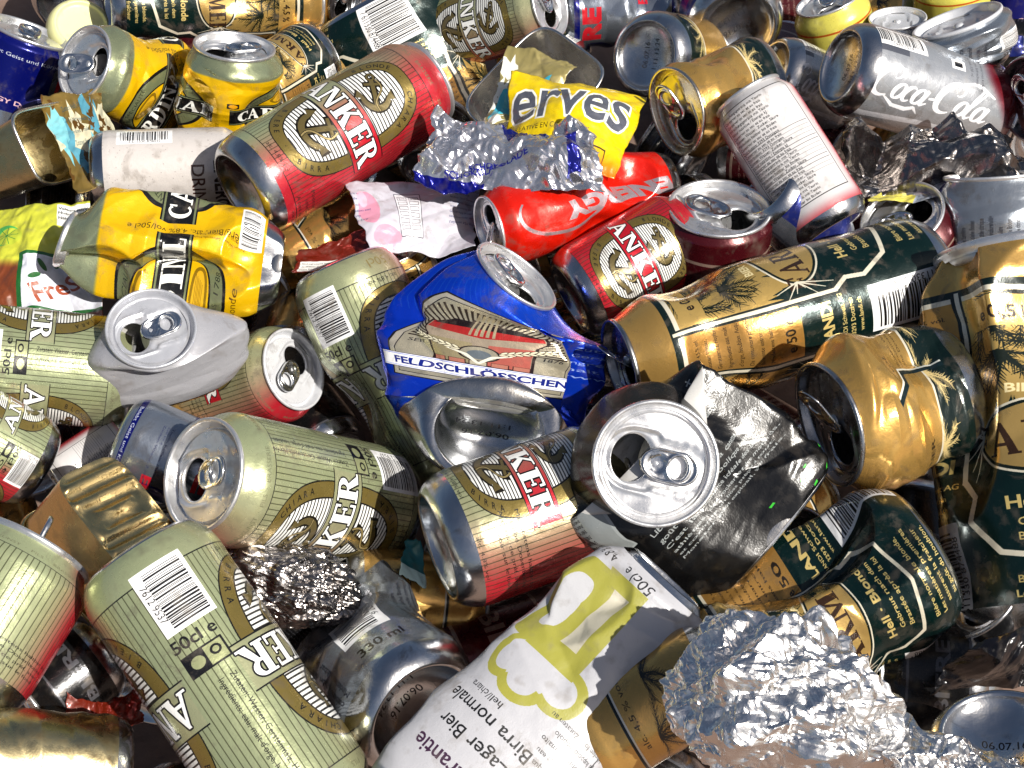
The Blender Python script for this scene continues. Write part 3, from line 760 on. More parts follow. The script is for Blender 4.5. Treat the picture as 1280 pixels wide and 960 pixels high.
def add_wear(nt, L, bsdf, rough, bump=.0006, scale=260, scratch=True, dirt=.25, base=None, basecol=None, dirtcol=(.16, .13, .10)):
    """small dents in the sheet metal, smears, dust and dried drops"""
    N = nt.nodes.new
    tc = N("ShaderNodeTexCoord")
    n1 = N("ShaderNodeTexNoise"); n1.inputs["Scale"].default_value = 55; n1.inputs["Detail"].default_value = 3
    L(tc.outputs["Object"], n1.inputs["Vector"])
    n2 = N("ShaderNodeTexNoise"); n2.inputs["Scale"].default_value = scale * 4; n2.inputs["Detail"].default_value = 4
    L(tc.outputs["Object"], n2.inputs["Vector"])
    add = N("ShaderNodeMath"); add.operation = 'MULTIPLY_ADD'
    L(n2.outputs[0], add.inputs[0]); add.inputs[1].default_value = .12; L(n1.outputs[0], add.inputs[2])
    b = N("ShaderNodeBump"); b.inputs["Strength"].default_value = .55; b.inputs["Distance"].default_value = bump * 2
    L(add.outputs[0], b.inputs["Height"]); L(b.outputs[0], bsdf.inputs["Normal"])
    mr = N("ShaderNodeMapRange"); mr.inputs[1].default_value = .35; mr.inputs[2].default_value = .7
    mr.inputs[3].default_value = rough * .75; mr.inputs[4].default_value = rough * 1.45
    n3 = N("ShaderNodeTexNoise"); n3.inputs["Scale"].default_value = 120; n3.inputs["Detail"].default_value = 5
    L(tc.outputs["Object"], n3.inputs["Vector"])
    L(n3.outputs[0], mr.inputs[0]); L(mr.outputs[0], bsdf.inputs["Roughness"])
    # dirt mask: patches and specks
    v = N("ShaderNodeTexVoronoi"); v.inputs["Scale"].default_value = 420
    L(tc.outputs["Object"], v.inputs["Vector"])
    sp = N("ShaderNodeMapRange"); sp.inputs[1].default_value = .10; sp.inputs[2].default_value = .05
    L(v.outputs["Distance"], sp.inputs[0])
    ramp = N("ShaderNodeMapRange"); ramp.inputs[1].default_value = .56; ramp.inputs[2].default_value = .78; ramp.inputs[4].default_value = 1
    L(n3.outputs[0], ramp.inputs[0])
    n4 = N("ShaderNodeTexNoise"); n4.inputs["Scale"].default_value = 34; n4.inputs["Detail"].default_value = 9; n4.inputs["Roughness"].default_value = .72; n4.inputs["Distortion"].default_value = .6
    L(tc.outputs["Object"], n4.inputs["Vector"])
    st = N("ShaderNodeMapRange"); st.inputs[1].default_value = .585; st.inputs[2].default_value = .66; st.inputs[4].default_value = .9
    L(n4.outputs[0], st.inputs[0])
    spm = N("ShaderNodeMath"); spm.operation = 'MULTIPLY'; L(sp.outputs[0], spm.inputs[0]); spm.inputs[1].default_value = .5
    mx = N("ShaderNodeMath"); mx.operation = 'MAXIMUM'; L(ramp.outputs[0], mx.inputs[0]); L(spm.outputs[0], mx.inputs[1])
    mx2 = N("ShaderNodeMath"); mx2.operation = 'MAXIMUM'; L(mx.outputs[0], mx2.inputs[0]); L(st.outputs[0], mx2.inputs[1])
    mu = N("ShaderNodeMath"); mu.operation = 'MULTIPLY'; L(mx2.outputs[0], mu.inputs[0]); mu.inputs[1].default_value = dirt
    mix = N("ShaderNodeMix"); mix.data_type = 'RGBA'
    L(mu.outputs[0], mix.inputs[0]); mix.inputs[7].default_value = (*dirtcol, 1)
    if base is not None: L(base, mix.inputs[6])
    else: mix.inputs[6].default_value = (*basecol, 1)
    L(mix.outputs[2], bsdf.inputs["Base Color"])
    return tc

def mat_print(art, rough=.27, dirt=.5, mk=.85):
    m, nt, b, L = new_mat(art.name)
    im = nt.nodes.new("ShaderNodeTexImage"); im.image = art.image(); im.interpolation = 'Linear'
    geo = nt.nodes.new("ShaderNodeNewGeometry")
    bf = nt.nodes.new("ShaderNodeMix"); bf.data_type = 'RGBA'
    L(geo.outputs["Backfacing"], bf.inputs[0]); L(im.outputs["Color"], bf.inputs[6]); bf.inputs[7].default_value = (.55, .54, .52, 1)
    add_wear(nt, L, b, rough, base=bf.outputs[2], dirt=dirt)
    mm = nt.nodes.new("ShaderNodeMath"); mm.operation = 'MULTIPLY'; mm.inputs[1].default_value = mk
    L(im.outputs["Alpha"], mm.inputs[0]); L(mm.outputs[0], b.inputs["Metallic"])
    b.inputs["Coat Weight"].default_value = .25; b.inputs["Coat Roughness"].default_value = .12
    return m

def mat_metal(name, col, rough=.22, metal=1.0, dirt=.42, bump=.0004, dirtcol=(.16, .13, .10)):
    m, nt, b, L = new_mat(name)
    add_wear(nt, L, b, rough, bump=bump, basecol=col, dirt=dirt, dirtcol=dirtcol)
    b.inputs["Metallic"].default_value = metal
    return m

ALU = mat_metal("bare_aluminium", (.78, .79, .80), .20)
ALU2 = mat_metal("brushed_lid_aluminium", (.80, .80, .81), .31, .85)
ALUW = mat_metal("white_coated_lid", (.74, .75, .78), .34, .35)
ALUG = mat_metal("warm_lid_aluminium", (.74, .68, .58), .24)
ALUD = mat_metal("stained_aluminium", (.42, .43, .45), .26, dirt=.5)

STAMP = mat_print(art_base(), .19, mk=1.0)
ALUS = mat_metal('shaded_grey_lid', (.56, .57, .61), .33, .5)
# ------------------------------------------------------------------ cans
def interp_st(st, t):
    keys = dict(dx=0, dy=0, sx=1, sy=1, rx=0, ry=0, tw=0, dz=0)
    ts = np.array([s[0] for s in st], float)
    t = np.clip(t, 0, 1)
    idx = np.clip(np.searchsorted(ts, t, side='right') - 1, 0, len(ts) - 2)
    w = np.clip((t - ts[idx]) / (ts[idx + 1] - ts[idx]), 0, 1); w = w * w * (3 - 2 * w)
    out = {}
    for k, dflt in keys.items():
        v = np.array([s[1].get(k, dflt) for s in st], float)
        out[k] = v[idx] * (1 - w) + v[idx + 1] * w
    return out

def facet(u, v, nu, nv, seed):
    r = np.random.RandomState(seed)
    H = r.uniform(-1, 1, (nv + 2, nu)); D = r.rand(nv + 2, nu) < .5
    uu = (u + .03 * np.sin(v * 9 + seed) + .015 * np.sin(v * 23)) * nu
    vv = np.clip(v + .03 * np.sin(u * 2 * PI * 2 + seed), 0, .9999) * nv
    i = np.floor(uu).astype(int); fi = uu - i; i0 = i % nu; i1 = (i + 1) % nu
    j = np.floor(vv).astype(int); fj = vv - j
    a, b, c, d = H[j, i0], H[j, i1], H[j + 1, i1], H[j + 1, i0]
    t1 = np.where(fi + fj < 1, a + (b - a) * fi + (d - a) * fj, c + (d - c) * (1 - fi) + (b - c) * (1 - fj))
    t2 = np.where(fi > fj, a + (b - a) * fi + (c - b) * fj, a + (c - d) * fi + (d - a) * fj)
    return np.where(D[j, i0], t1, t2)

class Deform:
    def __init__(s, Lr, st, dents, folds, facets, lidwarp, box=None):
        s.Lr, s.st, s.dents, s.folds, s.facets, s.lw, s.box = Lr, st or [(0, {}), (1, {})], dents or [], folds or [], facets or [], lidwarp, box
    def wall(s, phi, z, rho):
        """phi, z, rho arrays in units of r -> radius after dents"""
        t = z / s.Lr
        r = rho.copy()
        for d in s.dents:
            ph, tc, dep, wp, wz = d[:5]
            sharp = d[5] if len(d) > 5 else 0
            dp = (phi - rad(ph) + PI) % (2 * PI) - PI
            q = np.sqrt((dp / wp) ** 2 + ((t - tc) * s.Lr / wz) ** 2)
            f = np.where(q < 1, (1 - q * q) if sharp == 2 else (1 - q) if sharp else (1 - q * q) ** 2, 0)
            r -= dep * f
        for (tc, slope, dep, wz, pc, pw) in s.folds:
            dp = (phi - rad(pc) + PI) % (2 * PI) - PI
            q = np.abs((t - tc) * s.Lr - slope * dp) / wz
            win = sstep(1, .55, np.abs(dp) / pw)
            r -= dep * np.maximum(0, 1 - q) * win
        win = sstep(.02, .16, t) * sstep(.02, .14, 1 - t)
        for (amp, nu, nv, seed) in s.facets:
            r += amp * facet(phi / (2 * PI) % 1, t, nu, nv, seed) * win
        return r
    def place(s, x, y, z, t=None, zn=0):
        t = z / s.Lr if t is None else t
        if s.box:
            a, p = s.box   # superellipse section
            ph = np.arctan2(x, y); c, q = np.abs(np.sin(ph)), np.abs(np.cos(ph))
            k = 1 / (c ** p + q ** p + 1e-9) ** (1 / p)
            x = x * k; y = y * k
        g = interp_st(s.st, np.asarray(t, float) + 0 * x)
        X, Y = x * g['sx'], y * g['sy']
        Z = np.zeros_like(X) + zn
        if s.lw is not None:
            n = (math.cos(rad(s.lw[0])), math.sin(rad(s.lw[0])))
            Z = Z + s.lw[1] * (x * n[0] + y * n[1]) ** 2 * sstep(.32, 0, t)
        tw = np.radians(g['tw']); c, q = np.cos(tw), np.sin(tw)
        X, Y = X * c - Y * q, X * q + Y * c
        a = np.radians(g['rx']); c, q = np.cos(a), np.sin(a)
        Y, Z = Y * c - Z * q, Y * q + Z * c
        a = np.radians(g['ry']); c, q = np.cos(a), np.sin(a)
        X, Z = X * c + Z * q, -X * q + Z * c
        zz = np.minimum(np.maximum(z, 0), s.Lr) if t is not None else z
        return np.stack([X + g['dx'], Y + g['dy'], Z + z + g['dz']], -1)

def build_lid(df, r, L, parent, mat, tabmat, lidr=.84, lidrot=0, hole=True, tabup=0, opened=True, flap=55, name='lid'):
    k = lidr / .84
    NP = 72
    prof = [(.80, .06), (.815, .02), (.845, .0), (.855, -.03), (.845, -.062), (.82, -.07), (.795, -.055), (.785, -.02), (.765, .07), (.745, .115), (.72, .13), (.70, .118), (.685, .075), (.672, .062)]
    ph = np.linspace(0, 2 * PI, NP, endpoint=False)
    V = []
    for (rr, zz) in prof:
        V.append(np.stack([rr * np.sin(ph), rr * np.cos(ph), np.full(NP, zz)], -1))
    F = [grid_faces(len(prof), NP, flip=True)]
    base = len(prof) * NP
    if hole is None:      # only the seam is left round an open end
        V = V[:10]; F = [grid_faces(10, NP, flip=True)]
        P = np.concatenate(V); P[:, :2] *= k
        Q = df.place(P[:, 0], P[:, 1], np.zeros(len(P)), t=np.zeros(len(P)), zn=P[:, 2]) * r
        Q[:, 2] -= L / 2
        return mesh_obj('seam', Q, F, mat, parent)
    # panel, as rings growing from the mouth to the countersink
    def emb(x, y):
        # pressed-in keyhole round mouth and tab
        yy = np.clip(y, -.36, .30)
        d = np.hypot(x * (1 + .25 * (y < 0)), y - yy)
        z = .03 * sstep(.43, .36, d) - .018 * np.exp(-((d - .43) / .03) ** 2)
        return z
    hy = .325
    ha, hb = (.325, .265)
    hr = np.stack([ha * np.sin(ph), hy + hb * np.cos(ph)], -1)
    orr = np.stack([.672 * np.sin(ph), .672 * np.cos(ph)], -1)
    # match directions seen from the mouth's centre
    dirs = np.stack([np.sin(ph), np.cos(ph)], -1)
    b_ = dirs[:, 1] * hy; c_ = hy * hy - .672 ** 2
    tt = -b_ + np.sqrt(b_ * b_ - c_)
    orr = np.stack([dirs[:, 0] * tt, hy + dirs[:, 1] * tt], -1)
    s_in = hr if hole else np.stack([.004 * dirs[:, 0], hy + .004 * dirs[:, 1]], -1)
    NR = 26
    rings = []
    if hole:
        rings.append(np.concatenate([s_in * 1.0, np.full((NP, 1), .062 + .085)], 1))
    for i in range(NR):
        w = (i / (NR - 1)) ** 1.3
        P = s_in * (1 - w) + orr * w
        z = .062 + emb(P[:, 0], P[:, 1]) + (.02 * np.exp(-(w / .06) ** 2) if hole else 0)
        rings.append(np.concatenate([P, z[:, None]], 1))
    V += rings
    F.append(grid_faces(len(rings), NP, off=base, flip=True))
    base += len(rings) * NP
    # rivet
    for (rr, zz) in [(.10, .09), (.085, .045), (.06, .03), (.0005, .025)]:
        V.append(np.stack([rr * np.sin(ph), -.02 + rr * np.cos(ph), np.full(NP, zz)], -1))
    F.append(grid_faces(4, NP, off=base)); base += 4 * NP
    if hole and flap:
        rr_ = []
        for kf in (1.0, .85, .6, .02):
            x = ha * .93 * kf * np.sin(ph); y = hb * .93 * kf * np.cos(ph)
            a = rad(max(flap, 68))
            yy = (y - hb) * math.cos(a) ; zz = .11 - (y - hb) * math.sin(a) * .9 + (.02 if kf < .9 else 0)
            # hinge at the tab side
            rr_.append(np.stack([x, hy + hb * -1 + .02 - yy * .0 + (-(y - hb)) * math.cos(a) * .6, .11 + (-(y - hb)) * math.sin(a)], -1))
        V += rr_
        F.append(grid_faces(4, NP, off=base)); base += 4 * NP
    P = np.concatenate(V)
    P[:, :2] *= k
    a = rad(lidrot)
    x, y = P[:, 0] * math.cos(a) + P[:, 1] * math.sin(a), -P[:, 0] * math.sin(a) + P[:, 1] * math.cos(a)
    Q = df.place(x, y, np.zeros(len(x)), t=np.zeros(len(x)), zn=P[:, 2]) * r
    Q[:, 2] -= L / 2
    lid = mesh_obj(name, Q, F, mat, parent)
    if opened is None: return lid
    # pull tab: ring plate with a finger hole, hinged on the rivet
    NT = 48
    ph = np.linspace(0, 2 * PI, NT, endpoint=False)
    fy = -.30
    out, inn = [], []
    for p_ in ph:
        dx, dy = math.sin(p_), math.cos(p_)
        lo, hi = 0.0, 1.2
        for _ in range(30):
            m_ = (lo + hi) / 2
            X, Y = dx * m_, fy + dy * m_
            yy = min(max(Y, -.36), .03)
            wdt = .23 - .04 * sstep(-.1, .16, Y)
            inside = (X * X + (Y - yy) ** 2) ** .5 < wdt
            if inside: lo = m_
            else: hi = m_
        out.append((dx * lo, fy + dy * lo))
        inn.append((dx * .145, fy + dy * .115))
    out, inn = np.array(out), np.array(inn)
    prof = []
    n = 14
    for i in range(n):
        ww = i / (n - 1)
        prof.append((ww, 1))
    for i in range(1, n - 1):
        prof.append((1 - i / (n - 1), -1))
    V = []
    for (ww, sg) in prof:
        Pp = inn * (1 - ww) + out * ww
        # rounded curled edges, flatter middle with a pressed island at the rivet
        dist_in = np.hypot(*(Pp - inn).T); dist_out = np.hypot(*(out - Pp).T)
        e = np.minimum(dist_in, dist_out)
        h = .055 * np.sqrt(np.clip(1 - (1 - np.clip(e / .04, 0, 1)) ** 2, 0, 1))
        if sg > 0:
            h = h - .026 * sstep(.035, .075, e)
            rd = np.hypot(Pp[:, 0], Pp[:, 1] + .02)
            h = np.where(rd < .12, np.minimum(h, -.006 + 0 * h), h) + np.where((rd > .12) & (rd < .15), .012, 0) * (e > .03)
        else:
            h = -.5 * h
        V.append(np.stack([Pp[:, 0], Pp[:, 1], .022 - h * (1 if sg > 0 else 1)], -1))
    Pt = np.concatenate(V)
    Ft = grid_faces(len(prof) + 1, NT)
    Ft = np.where(Ft >= len(Pt), Ft - len(Pt), Ft)
    ta = rad(tabup)
    # pivot at the rivet: the finger end lifts outwards (negative z)
    y0, z0 = Pt[:, 1].copy(), Pt[:, 2] - .03
    Pt[:, 1] = y0 * math.cos(ta) - z0 * math.sin(ta) * -1
    Pt[:, 2] = .03 + z0 * math.cos(ta) + y0 * math.sin(ta)
    Pt[:, :2] *= k
    a = rad(lidrot)
    x, y = Pt[:, 0] * math.cos(a) + Pt[:, 1] * math.sin(a), -Pt[:, 0] * math.sin(a) + Pt[:, 1] * math.cos(a)
    Q = df.place(x, y, np.zeros(len(x)), t=np.zeros(len(x)), zn=Pt[:, 2]) * r
    Q[:, 2] -= L / 2
    mesh_obj("pull_tab", Q, [Ft], ALU, lid)
    return lid

def can(name, label, cat, A, B, mat, tilt=0, rpx=70, h=.12, end='lid', u0=0.0, st=None, dents=None, folds=None, facets=None,
        lidwarp=None, lidrot=0, lidr=.84, lid=True, base=True, hole=True, tabup=4, lidmat=None, basemat=None, group=None,
        neck=.40, nu=120, nv=92, Lr=None, tab=True, dome=.34, flap=55, vr=(0, 1), zb=.34):
    a, d, Lpx, v = frame(A, B, tilt, h)
    r = rpx / FPX * depth_of(a)
    L = Lpx if Lr is None else Lr * r
    lidmat = lidmat or ALU2; basemat = basemat or STAMP
    if end == 'lid': top, zc = a, d
    else: top, zc = a + d * L, -d
    yv = (-v - zc * (-v).dot(zc)).normalized()
    xv = yv.cross(zc)
    M = Matrix((xv, yv, zc)).transposed().to_4x4()
    M.translation = top + zc * (L / 2)
    root = empty(name, M)
    tag(root, label, cat, group)
    Lq = L / r
    df = Deform(Lq, st, dents, folds, facets, lidwarp)
    k = lidr / .84
    # body: neck, wall, shoulder above the bare base
    zb = min(zb, Lq * .2)
    shoulder = lambda q: np.interp(q, [0, .012, .04, .10, .17, .24, .34, .46], [.765, .79, .83, .885, .925, .955, .985, 1.0])
    zs = np.concatenate([np.linspace(0, neck, 16)[:-1], np.linspace(neck, Lq - zb, nv)])
    rho0 = np.where(zs < neck, .80 * k + (1 - .80 * k) * sstep(-.10, 1.0, zs / neck) ** .85, 1.0)
    rho0 = np.where(zs < neck, np.minimum(rho0, 1), 1.0)
    rho0 = np.where(zs > Lq - .46, shoulder(Lq - zs), rho0)
    ph = np.linspace(0, 2 * PI, nu, endpoint=False) - PI
    PH, ZZ = np.meshgrid(ph, zs)
    RH = np.repeat(rho0[:, None], nu, 1)
    RR = df.wall(PH, ZZ, RH)
    P = df.place(RR * np.sin(PH), RR * np.cos(PH), ZZ)
    P = P.reshape(-1, 3) * r; P[:, 2] -= L / 2
    nr = len(zs)
    F = grid_faces(nr, nu, flip=True)
    # uv per loop
    jj = np.arange(nr - 1)[:, None]; ii = np.arange(nu)[None, :]
    ua = u0 + (ph[0] + ii * 2 * PI / nu) / (2 * PI) + 0 * jj; ub = ua + 1 / nu
    va = vr[1] - (vr[1] - vr[0]) * zs[:-1][:, None] / Lq + 0 * ii; vb = vr[1] - (vr[1] - vr[0]) * zs[1:][:, None] / Lq + 0 * ii
    uv = np.stack([np.stack([ua, va], -1), np.stack([ua, vb], -1), np.stack([ub, vb], -1), np.stack([ub, va], -1)], 2).reshape(-1, 2)
    body = mesh_obj("body", P, [F], mat, root, uv=uv)
    if base:
        prof = [(float(shoulder(q)) + (.003 if 0 < i < 8 else 0), Lq - q) for i, q in enumerate(np.linspace(zb, .012, 9))]
        prof += [(.765, Lq), (.735, Lq - .012), (.715, Lq - .05), (.70, Lq - .10)]
        for q in np.linspace(0, 1, 12)[1:]:
            rr = .70 * (1 - q) + .0005
            prof.append((rr, Lq - .10 - dome * (1 - (rr / .70) ** 2) ** .8))
        pz = np.array([p[1] for p in prof]); pr = np.array([p[0] for p in prof])
        PH, ZZ = np.meshgrid(ph, pz); RH = np.repeat(pr[:, None], nu, 1)
        w = df.wall(PH, np.full_like(ZZ, Lq - zb), np.full_like(ZZ, 1.0))
        fade = np.clip((RH - .7) / .25, 0, 1)
        RH = RH * (1 + (w - 1) * fade)
        P = df.place(RH * np.sin(PH), RH * np.cos(PH), ZZ, t=np.minimum(ZZ / Lq, 1) * 0 + np.where(ZZ > Lq - zb - 1e-6, ZZ / Lq, 1.0))
        P = P.reshape(-1, 3) * r; P[:, 2] -= L / 2
        Fb = grid_faces(len(prof), nu, flip=True)
        buv = np.stack([.5 - RH * np.sin(PH) * .5, .5 - RH * np.cos(PH) * .5], -1).reshape(-1, 2)
        mesh_obj("base", P, [Fb], basemat, root, uv=buv[Fb.ravel()])
    if lid:
        build_lid(df, r, L, root, lidmat, lidmat, lidr, lidrot, hole, tabup, True if tab else None, flap)
    info.append((name, label[:40], round(Lq, 2), round(r * 1000, 1), [round(c, 3) for c in a], [round(c, 3) for c in (a + d * L)]))
    return root
info = []

# ------------------------------------------------------------------ open trays and tins (rounded-rectangle section)
def tray(name, label, cat, A, B, halfw, halfh, mat, inmat, tilt=40, h=.1, roll=0, rimw=.05, ribs=6, p=5, ribmat=None, group=None, taper=.82, bottom=True, facets=None, ribamp=.04):
    """A is the middle of the opening, B the middle of the bottom; halfw/halfh half sizes of the opening in picture units"""
    a, d, L, v = frame(A, B, tilt, h)
    s = depth_of(a) / FPX
    zc = d
    yv = (-v - zc * (-v).dot(zc)).normalized(); xv = yv.cross(zc)
    c, q = math.cos(rad(roll)), math.sin(rad(roll))
    xv, yv = xv * c + yv * q, yv * c - xv * q
    M = Matrix((xv, yv, zc)).transposed().to_4x4(); M.translation = a + zc * L
    root = empty(name, M); tag(root, label, cat, group)
    hw, hh = halfw * s, halfh * s
    N = 144
    ph = np.linspace(0, 2 * PI, N, endpoint=False)
    def ring(w_, h_, z, pp=p):
        c, q = np.cos(ph), np.sin(ph)
        return np.stack([w_ * np.sign(c) * np.abs(c) ** (2 / pp), h_ * np.sign(q) * np.abs(q) ** (2 / pp), np.full(N, z)], -1)
    t = .0006
    R = []
    for z in np.linspace(0.0, 1, 18):
        k = 1 - (1 - taper) * z
        Rg = ring(hw * k, hh * k, L * (z - 1))
        if facets:
            f = facet(ph / (2 * PI), np.full(N, z), facets[1], facets[2], facets[3]) * facets[0] * s * math.sin(PI * min(1, z + .08))
            nrm = Rg[:, :2] / np.linalg.norm(Rg[:, :2], axis=1, keepdims=True)
            Rg[:, :2] += nrm * f[:, None]
        R.append(Rg)
    body = mesh_obj("tin_wall", np.concatenate(R), [grid_faces(len(R), N)], mat, root)
    # bottom, pressed with ribs
    if bottom:
        Q = []
        for kk in np.linspace(1, 0.003, 30):
            Rg = ring(hw * taper * kk, hh * taper * kk, 0)
            Rg[:, 2] += ribamp * hw * np.sign(np.sin(Rg[:, 0] / (hw * taper) * PI * ribs)) * np.abs(np.sin(Rg[:, 0] / (hw * taper) * PI * ribs)) ** .6 * sstep(1, .86, kk)
            Q.append(Rg)
        mesh_obj("ribbed_bottom", np.concatenate(Q), [grid_faces(30, N)], ribmat or inmat, root)
    # rolled rim
    rr = rimw * hw
    Q = []
    for a_ in np.linspace(0, 2 * PI, 12, endpoint=False):
        o = rr * (1 + math.cos(a_)) * .5
        Q.append(ring(hw + o, hh + o, -L + rr * .5 * math.sin(a_)))
    f = grid_faces(13, N); tot = 12 * N
    mesh_obj("rim", np.concatenate(Q), [np.where(f >= tot, f - tot, f)], inmat, root)
    return root, M, hw, hh, L

# ------------------------------------------------------------------ crumpled foil and sheets
def folds(P, seed, n, f0, f1, slope, warp=.05, lin=.25):
    """straight creases running in many directions: what thin metal does when it is crumpled. P (N, d)"""
    r = np.random.RandomState(seed)
    d = P.shape[1]
    out = np.zeros(len(P))
    W = P.copy()
    for k in range(4):
        a = r.normal(size=d); a /= np.linalg.norm(a); b = r.normal(size=d); b /= np.linalg.norm(b)
        fr = r.uniform(.4, 1.2) * f0 * 2 * PI
        W += warp / f0 * np.sin(P @ a * fr + r.uniform(0, 6.3))[:, None] * b
    for k in range(n):
        f = f0 * (f1 / f0) ** (k / max(1, n - 1)) * r.uniform(.85, 1.15)
        a = r.normal(size=d); a /= np.linalg.norm(a)
        c = r.normal(size=d); c /= np.linalg.norm(c)
        x = (W @ a * f + r.uniform(0, 1) + lin * np.sin(W @ c * f * 1.7 + r.uniform(0, 6.3))) % 1
        q = r.uniform(.3, .7)                      # uneven folds: one long face, one short
        tri = np.where(x < q, x / q, (1 - x) / (1 - q)) - .5
        mod = sstep(-.6, .5, np.sin(W @ c * f * .9 + r.uniform(0, 6.3)) + .6 * np.sin(W @ np.roll(a, 1) * f * 1.3 + r.uniform(0, 6.3)))
        out += slope / (2 * f) * tri * (.15 + .85 * mod)
    return out

def foil_ball(name, label, cat, c, rx, ry, rz, h, mat, seed=1, sub=7, rot=0, group=None, slope=.52):
    import bmesh
    bm = bmesh.new(); bmesh.ops.create_icosphere(bm, subdivisions=sub, radius=1)
    V = np.array([v.co[:] for v in bm.verts]); F = np.array([[v.index for v in f.verts] for f in bm.faces]); bm.free()
    ctr = at(c[0], c[1], h)
    s = depth_of(ctr) / FPX
    disp = 1 + folds(V, seed, 5, .45, 1.1, .30) + folds(V, seed + 1, 12, 1.3, 6, slope * .75, .04, .12) + folds(V, seed + 2, 18, 5, 22, slope * .42, .04, .12)
    P = V * disp[:, None]
    for k in range(3):       # sideways shifts make overhanging folds
        P[:, k] += .45 * folds(V, seed + 10 + k, 10, 1.5, 9, slope * .8, .04, .12)
    P = P * np.array([rx, ry, rz]) * s
    cr, sr = math.cos(rad(rot)), math.sin(rad(rot))
    P[:, 0], P[:, 1] = P[:, 0] * cr - P[:, 1] * sr, P[:, 0] * sr + P[:, 1] * cr
    Mx = CR.to_4x4(); Mx.translation = ctr
    o = mesh_obj(name, P, [F], mat, None, smooth=False, M=Mx)
    tag(o, label, cat, group)
    return o

def sheet(name, label, cat, pts, mat, n=(120, 90), amp=6, cells=(7, 5), seed=1, bulge=0, group=None, thick=.00025, fine=1.2, fcells=(22, 16), ragged=3, uvrot=0, parent=None, uvflip=False, curl=None):
    """pts: four corners (px, py, h) in order: u0v0, u1v0, u1v1, u0v1"""
    C = [at(*p) for p in pts]
    s = depth_of(C[0]) / FPX
    U, Vv = np.meshgrid(np.linspace(0, 1, n[0]), np.linspace(0, 1, n[1]))
    C = [np.array(c) for c in C]
    P = (C[0][None, None] * ((1 - U) * (1 - Vv))[..., None] + C[1] * (U * (1 - Vv))[..., None] + C[2] * (U * Vv)[..., None] + C[3] * ((1 - U) * Vv)[..., None])
    e1 = (C[1] - C[0] + C[2] - C[3]); e2 = (C[3] - C[0] + C[2] - C[1])
    nrm = np.cross(e1, e2); nrm /= np.linalg.norm(nrm)
    if nrm.dot(np.array(CAM) - C[0]) < 0: nrm = -nrm
    wpx = np.linalg.norm(e1) / 2 / s / 100; hpx = np.linalg.norm(e2) / 2 / s / 100
    Q = np.stack([U * wpx, Vv * hpx], -1).reshape(-1, 2)
    f = folds(Q, seed, 6, .5, 1.6, amp / 30.0) * 100 + folds(Q, seed + 5, 16, 2.0, 11, fine / 13.0, .05, .12) * 100
    f = f.reshape(U.shape)
    f += bulge * (1 - (2 * U - 1) ** 2) * (1 - (2 * Vv - 1) ** 2)
    if curl is not None: f += curl(U, Vv)
    P = P + nrm * (f * s)[..., None]
    r = np.random.RandomState(seed)
    def rag(m): return np.interp(np.linspace(0, 1, m), np.linspace(0, 1, 9), r.uniform(-1, 1, 9)) + .35 * np.interp(np.linspace(0, 1, m), np.linspace(0, 1, 23), r.uniform(-1, 1, 23))
    e1n = e1 / np.linalg.norm(e1); e2n = e2 / np.linalg.norm(e2)
    wl = (1 - U) ** 6; wr = U ** 6; wb = (1 - Vv) ** 6; wt = Vv ** 6
    P = P + e1n * (ragged * s * (wl + wr) * rag(n[1])[:, None])[..., None] + e2n * (ragged * s * (wb + wt) * rag(n[0])[None, :])[..., None]
    P = P.reshape(-1, 3)
    org = P.mean(0)
    F = grid_faces(n[1], n[0], wrap=False)
    uvv = np.stack([U, Vv], -1).reshape(-1, 2)
    M = Matrix.Translation(Vector(org))
    o = mesh_obj(name, P - org, [F], mat, None, uv=uvv[F.ravel()], M=M)
    so_ = o.modifiers.new("thickness", 'SOLIDIFY'); so_.thickness = thick
    if parent is None: tag(o, label, cat, group)
    else:
        o.parent = parent; o.matrix_parent_inverse = parent.matrix_world.inverted()
    return o
# ------------------------------------------------------------------ printed materials
M = {}
M['anchor'] = mat_print(art_anker(), mk=.66)
M['anchor_red'] = mat_print(art_anker(False, True), mk=.66)
M['anchor_plain'] = mat_print(art_anker(True), mk=.6)
M['anchor_bare'] = mat_print(art_anker(True, False, True), mk=.6)
M['gold_band'] = mat_print(art_gold(False), .2, mk=.8)
M['yellow'] = mat_print(art_cardinal(), .24)
M['fir'] = mat_print(art_farmer(), .22, mk=.75)
M['gold'] = mat_print(art_gold(), .2, mk=.8)
M['blue'] = mat_print(art_feld(), .22)
M['bull'] = mat_print(art_bull(), .2)
M['cola'] = mat_print(art_coke(), .26, mk=.7)
M['red'] = mat_print(art_energy(), .25)
M['black'] = mat_print(art_monster(), .22, dirt=.12, mk=.3)
M['lager'] = mat_print(art_lager(), .38)
M['table'] = mat_print(art_table(), .22)
M['drink'] = mat_print(art_white_drink(), .3)
M['small'] = mat_print(art_silvertext(0), .2)
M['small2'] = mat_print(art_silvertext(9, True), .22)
M['grey'] = mat_print(art_plain("print_plain_grey", (.66, .66, .68), .3), .3)
M['paleyellow'] = mat_print(art_plain("print_pale_yellow", (.86, .82, .36), .2, (.80, .38, .1)), .3)
M['maroon'] = mat_print(art_plain("print_dark_maroon", (.30, .06, .09), .5, (.6, .5, .45)), .26)
M['dark'] = mat_print(art_plain("print_dark_grey", (.10, .10, .11), .6, (.3, .3, .32)), .26)
FOIL = mat_metal("crumpled_foil", (.84, .83, .82), .24, bump=.0005, dirt=.12)
FOILD = mat_metal("burnt_dark_foil", (.27, .25, .24), .24, bump=.0010, dirt=.75, dirtcol=(.07, .05, .04))
GOLDTIN = mat_metal("gold_lacquered_tin", (.78, .58, .26), .24)
TIN = mat_metal("tinplate", (.82, .80, .75), .22, dirt=.4)
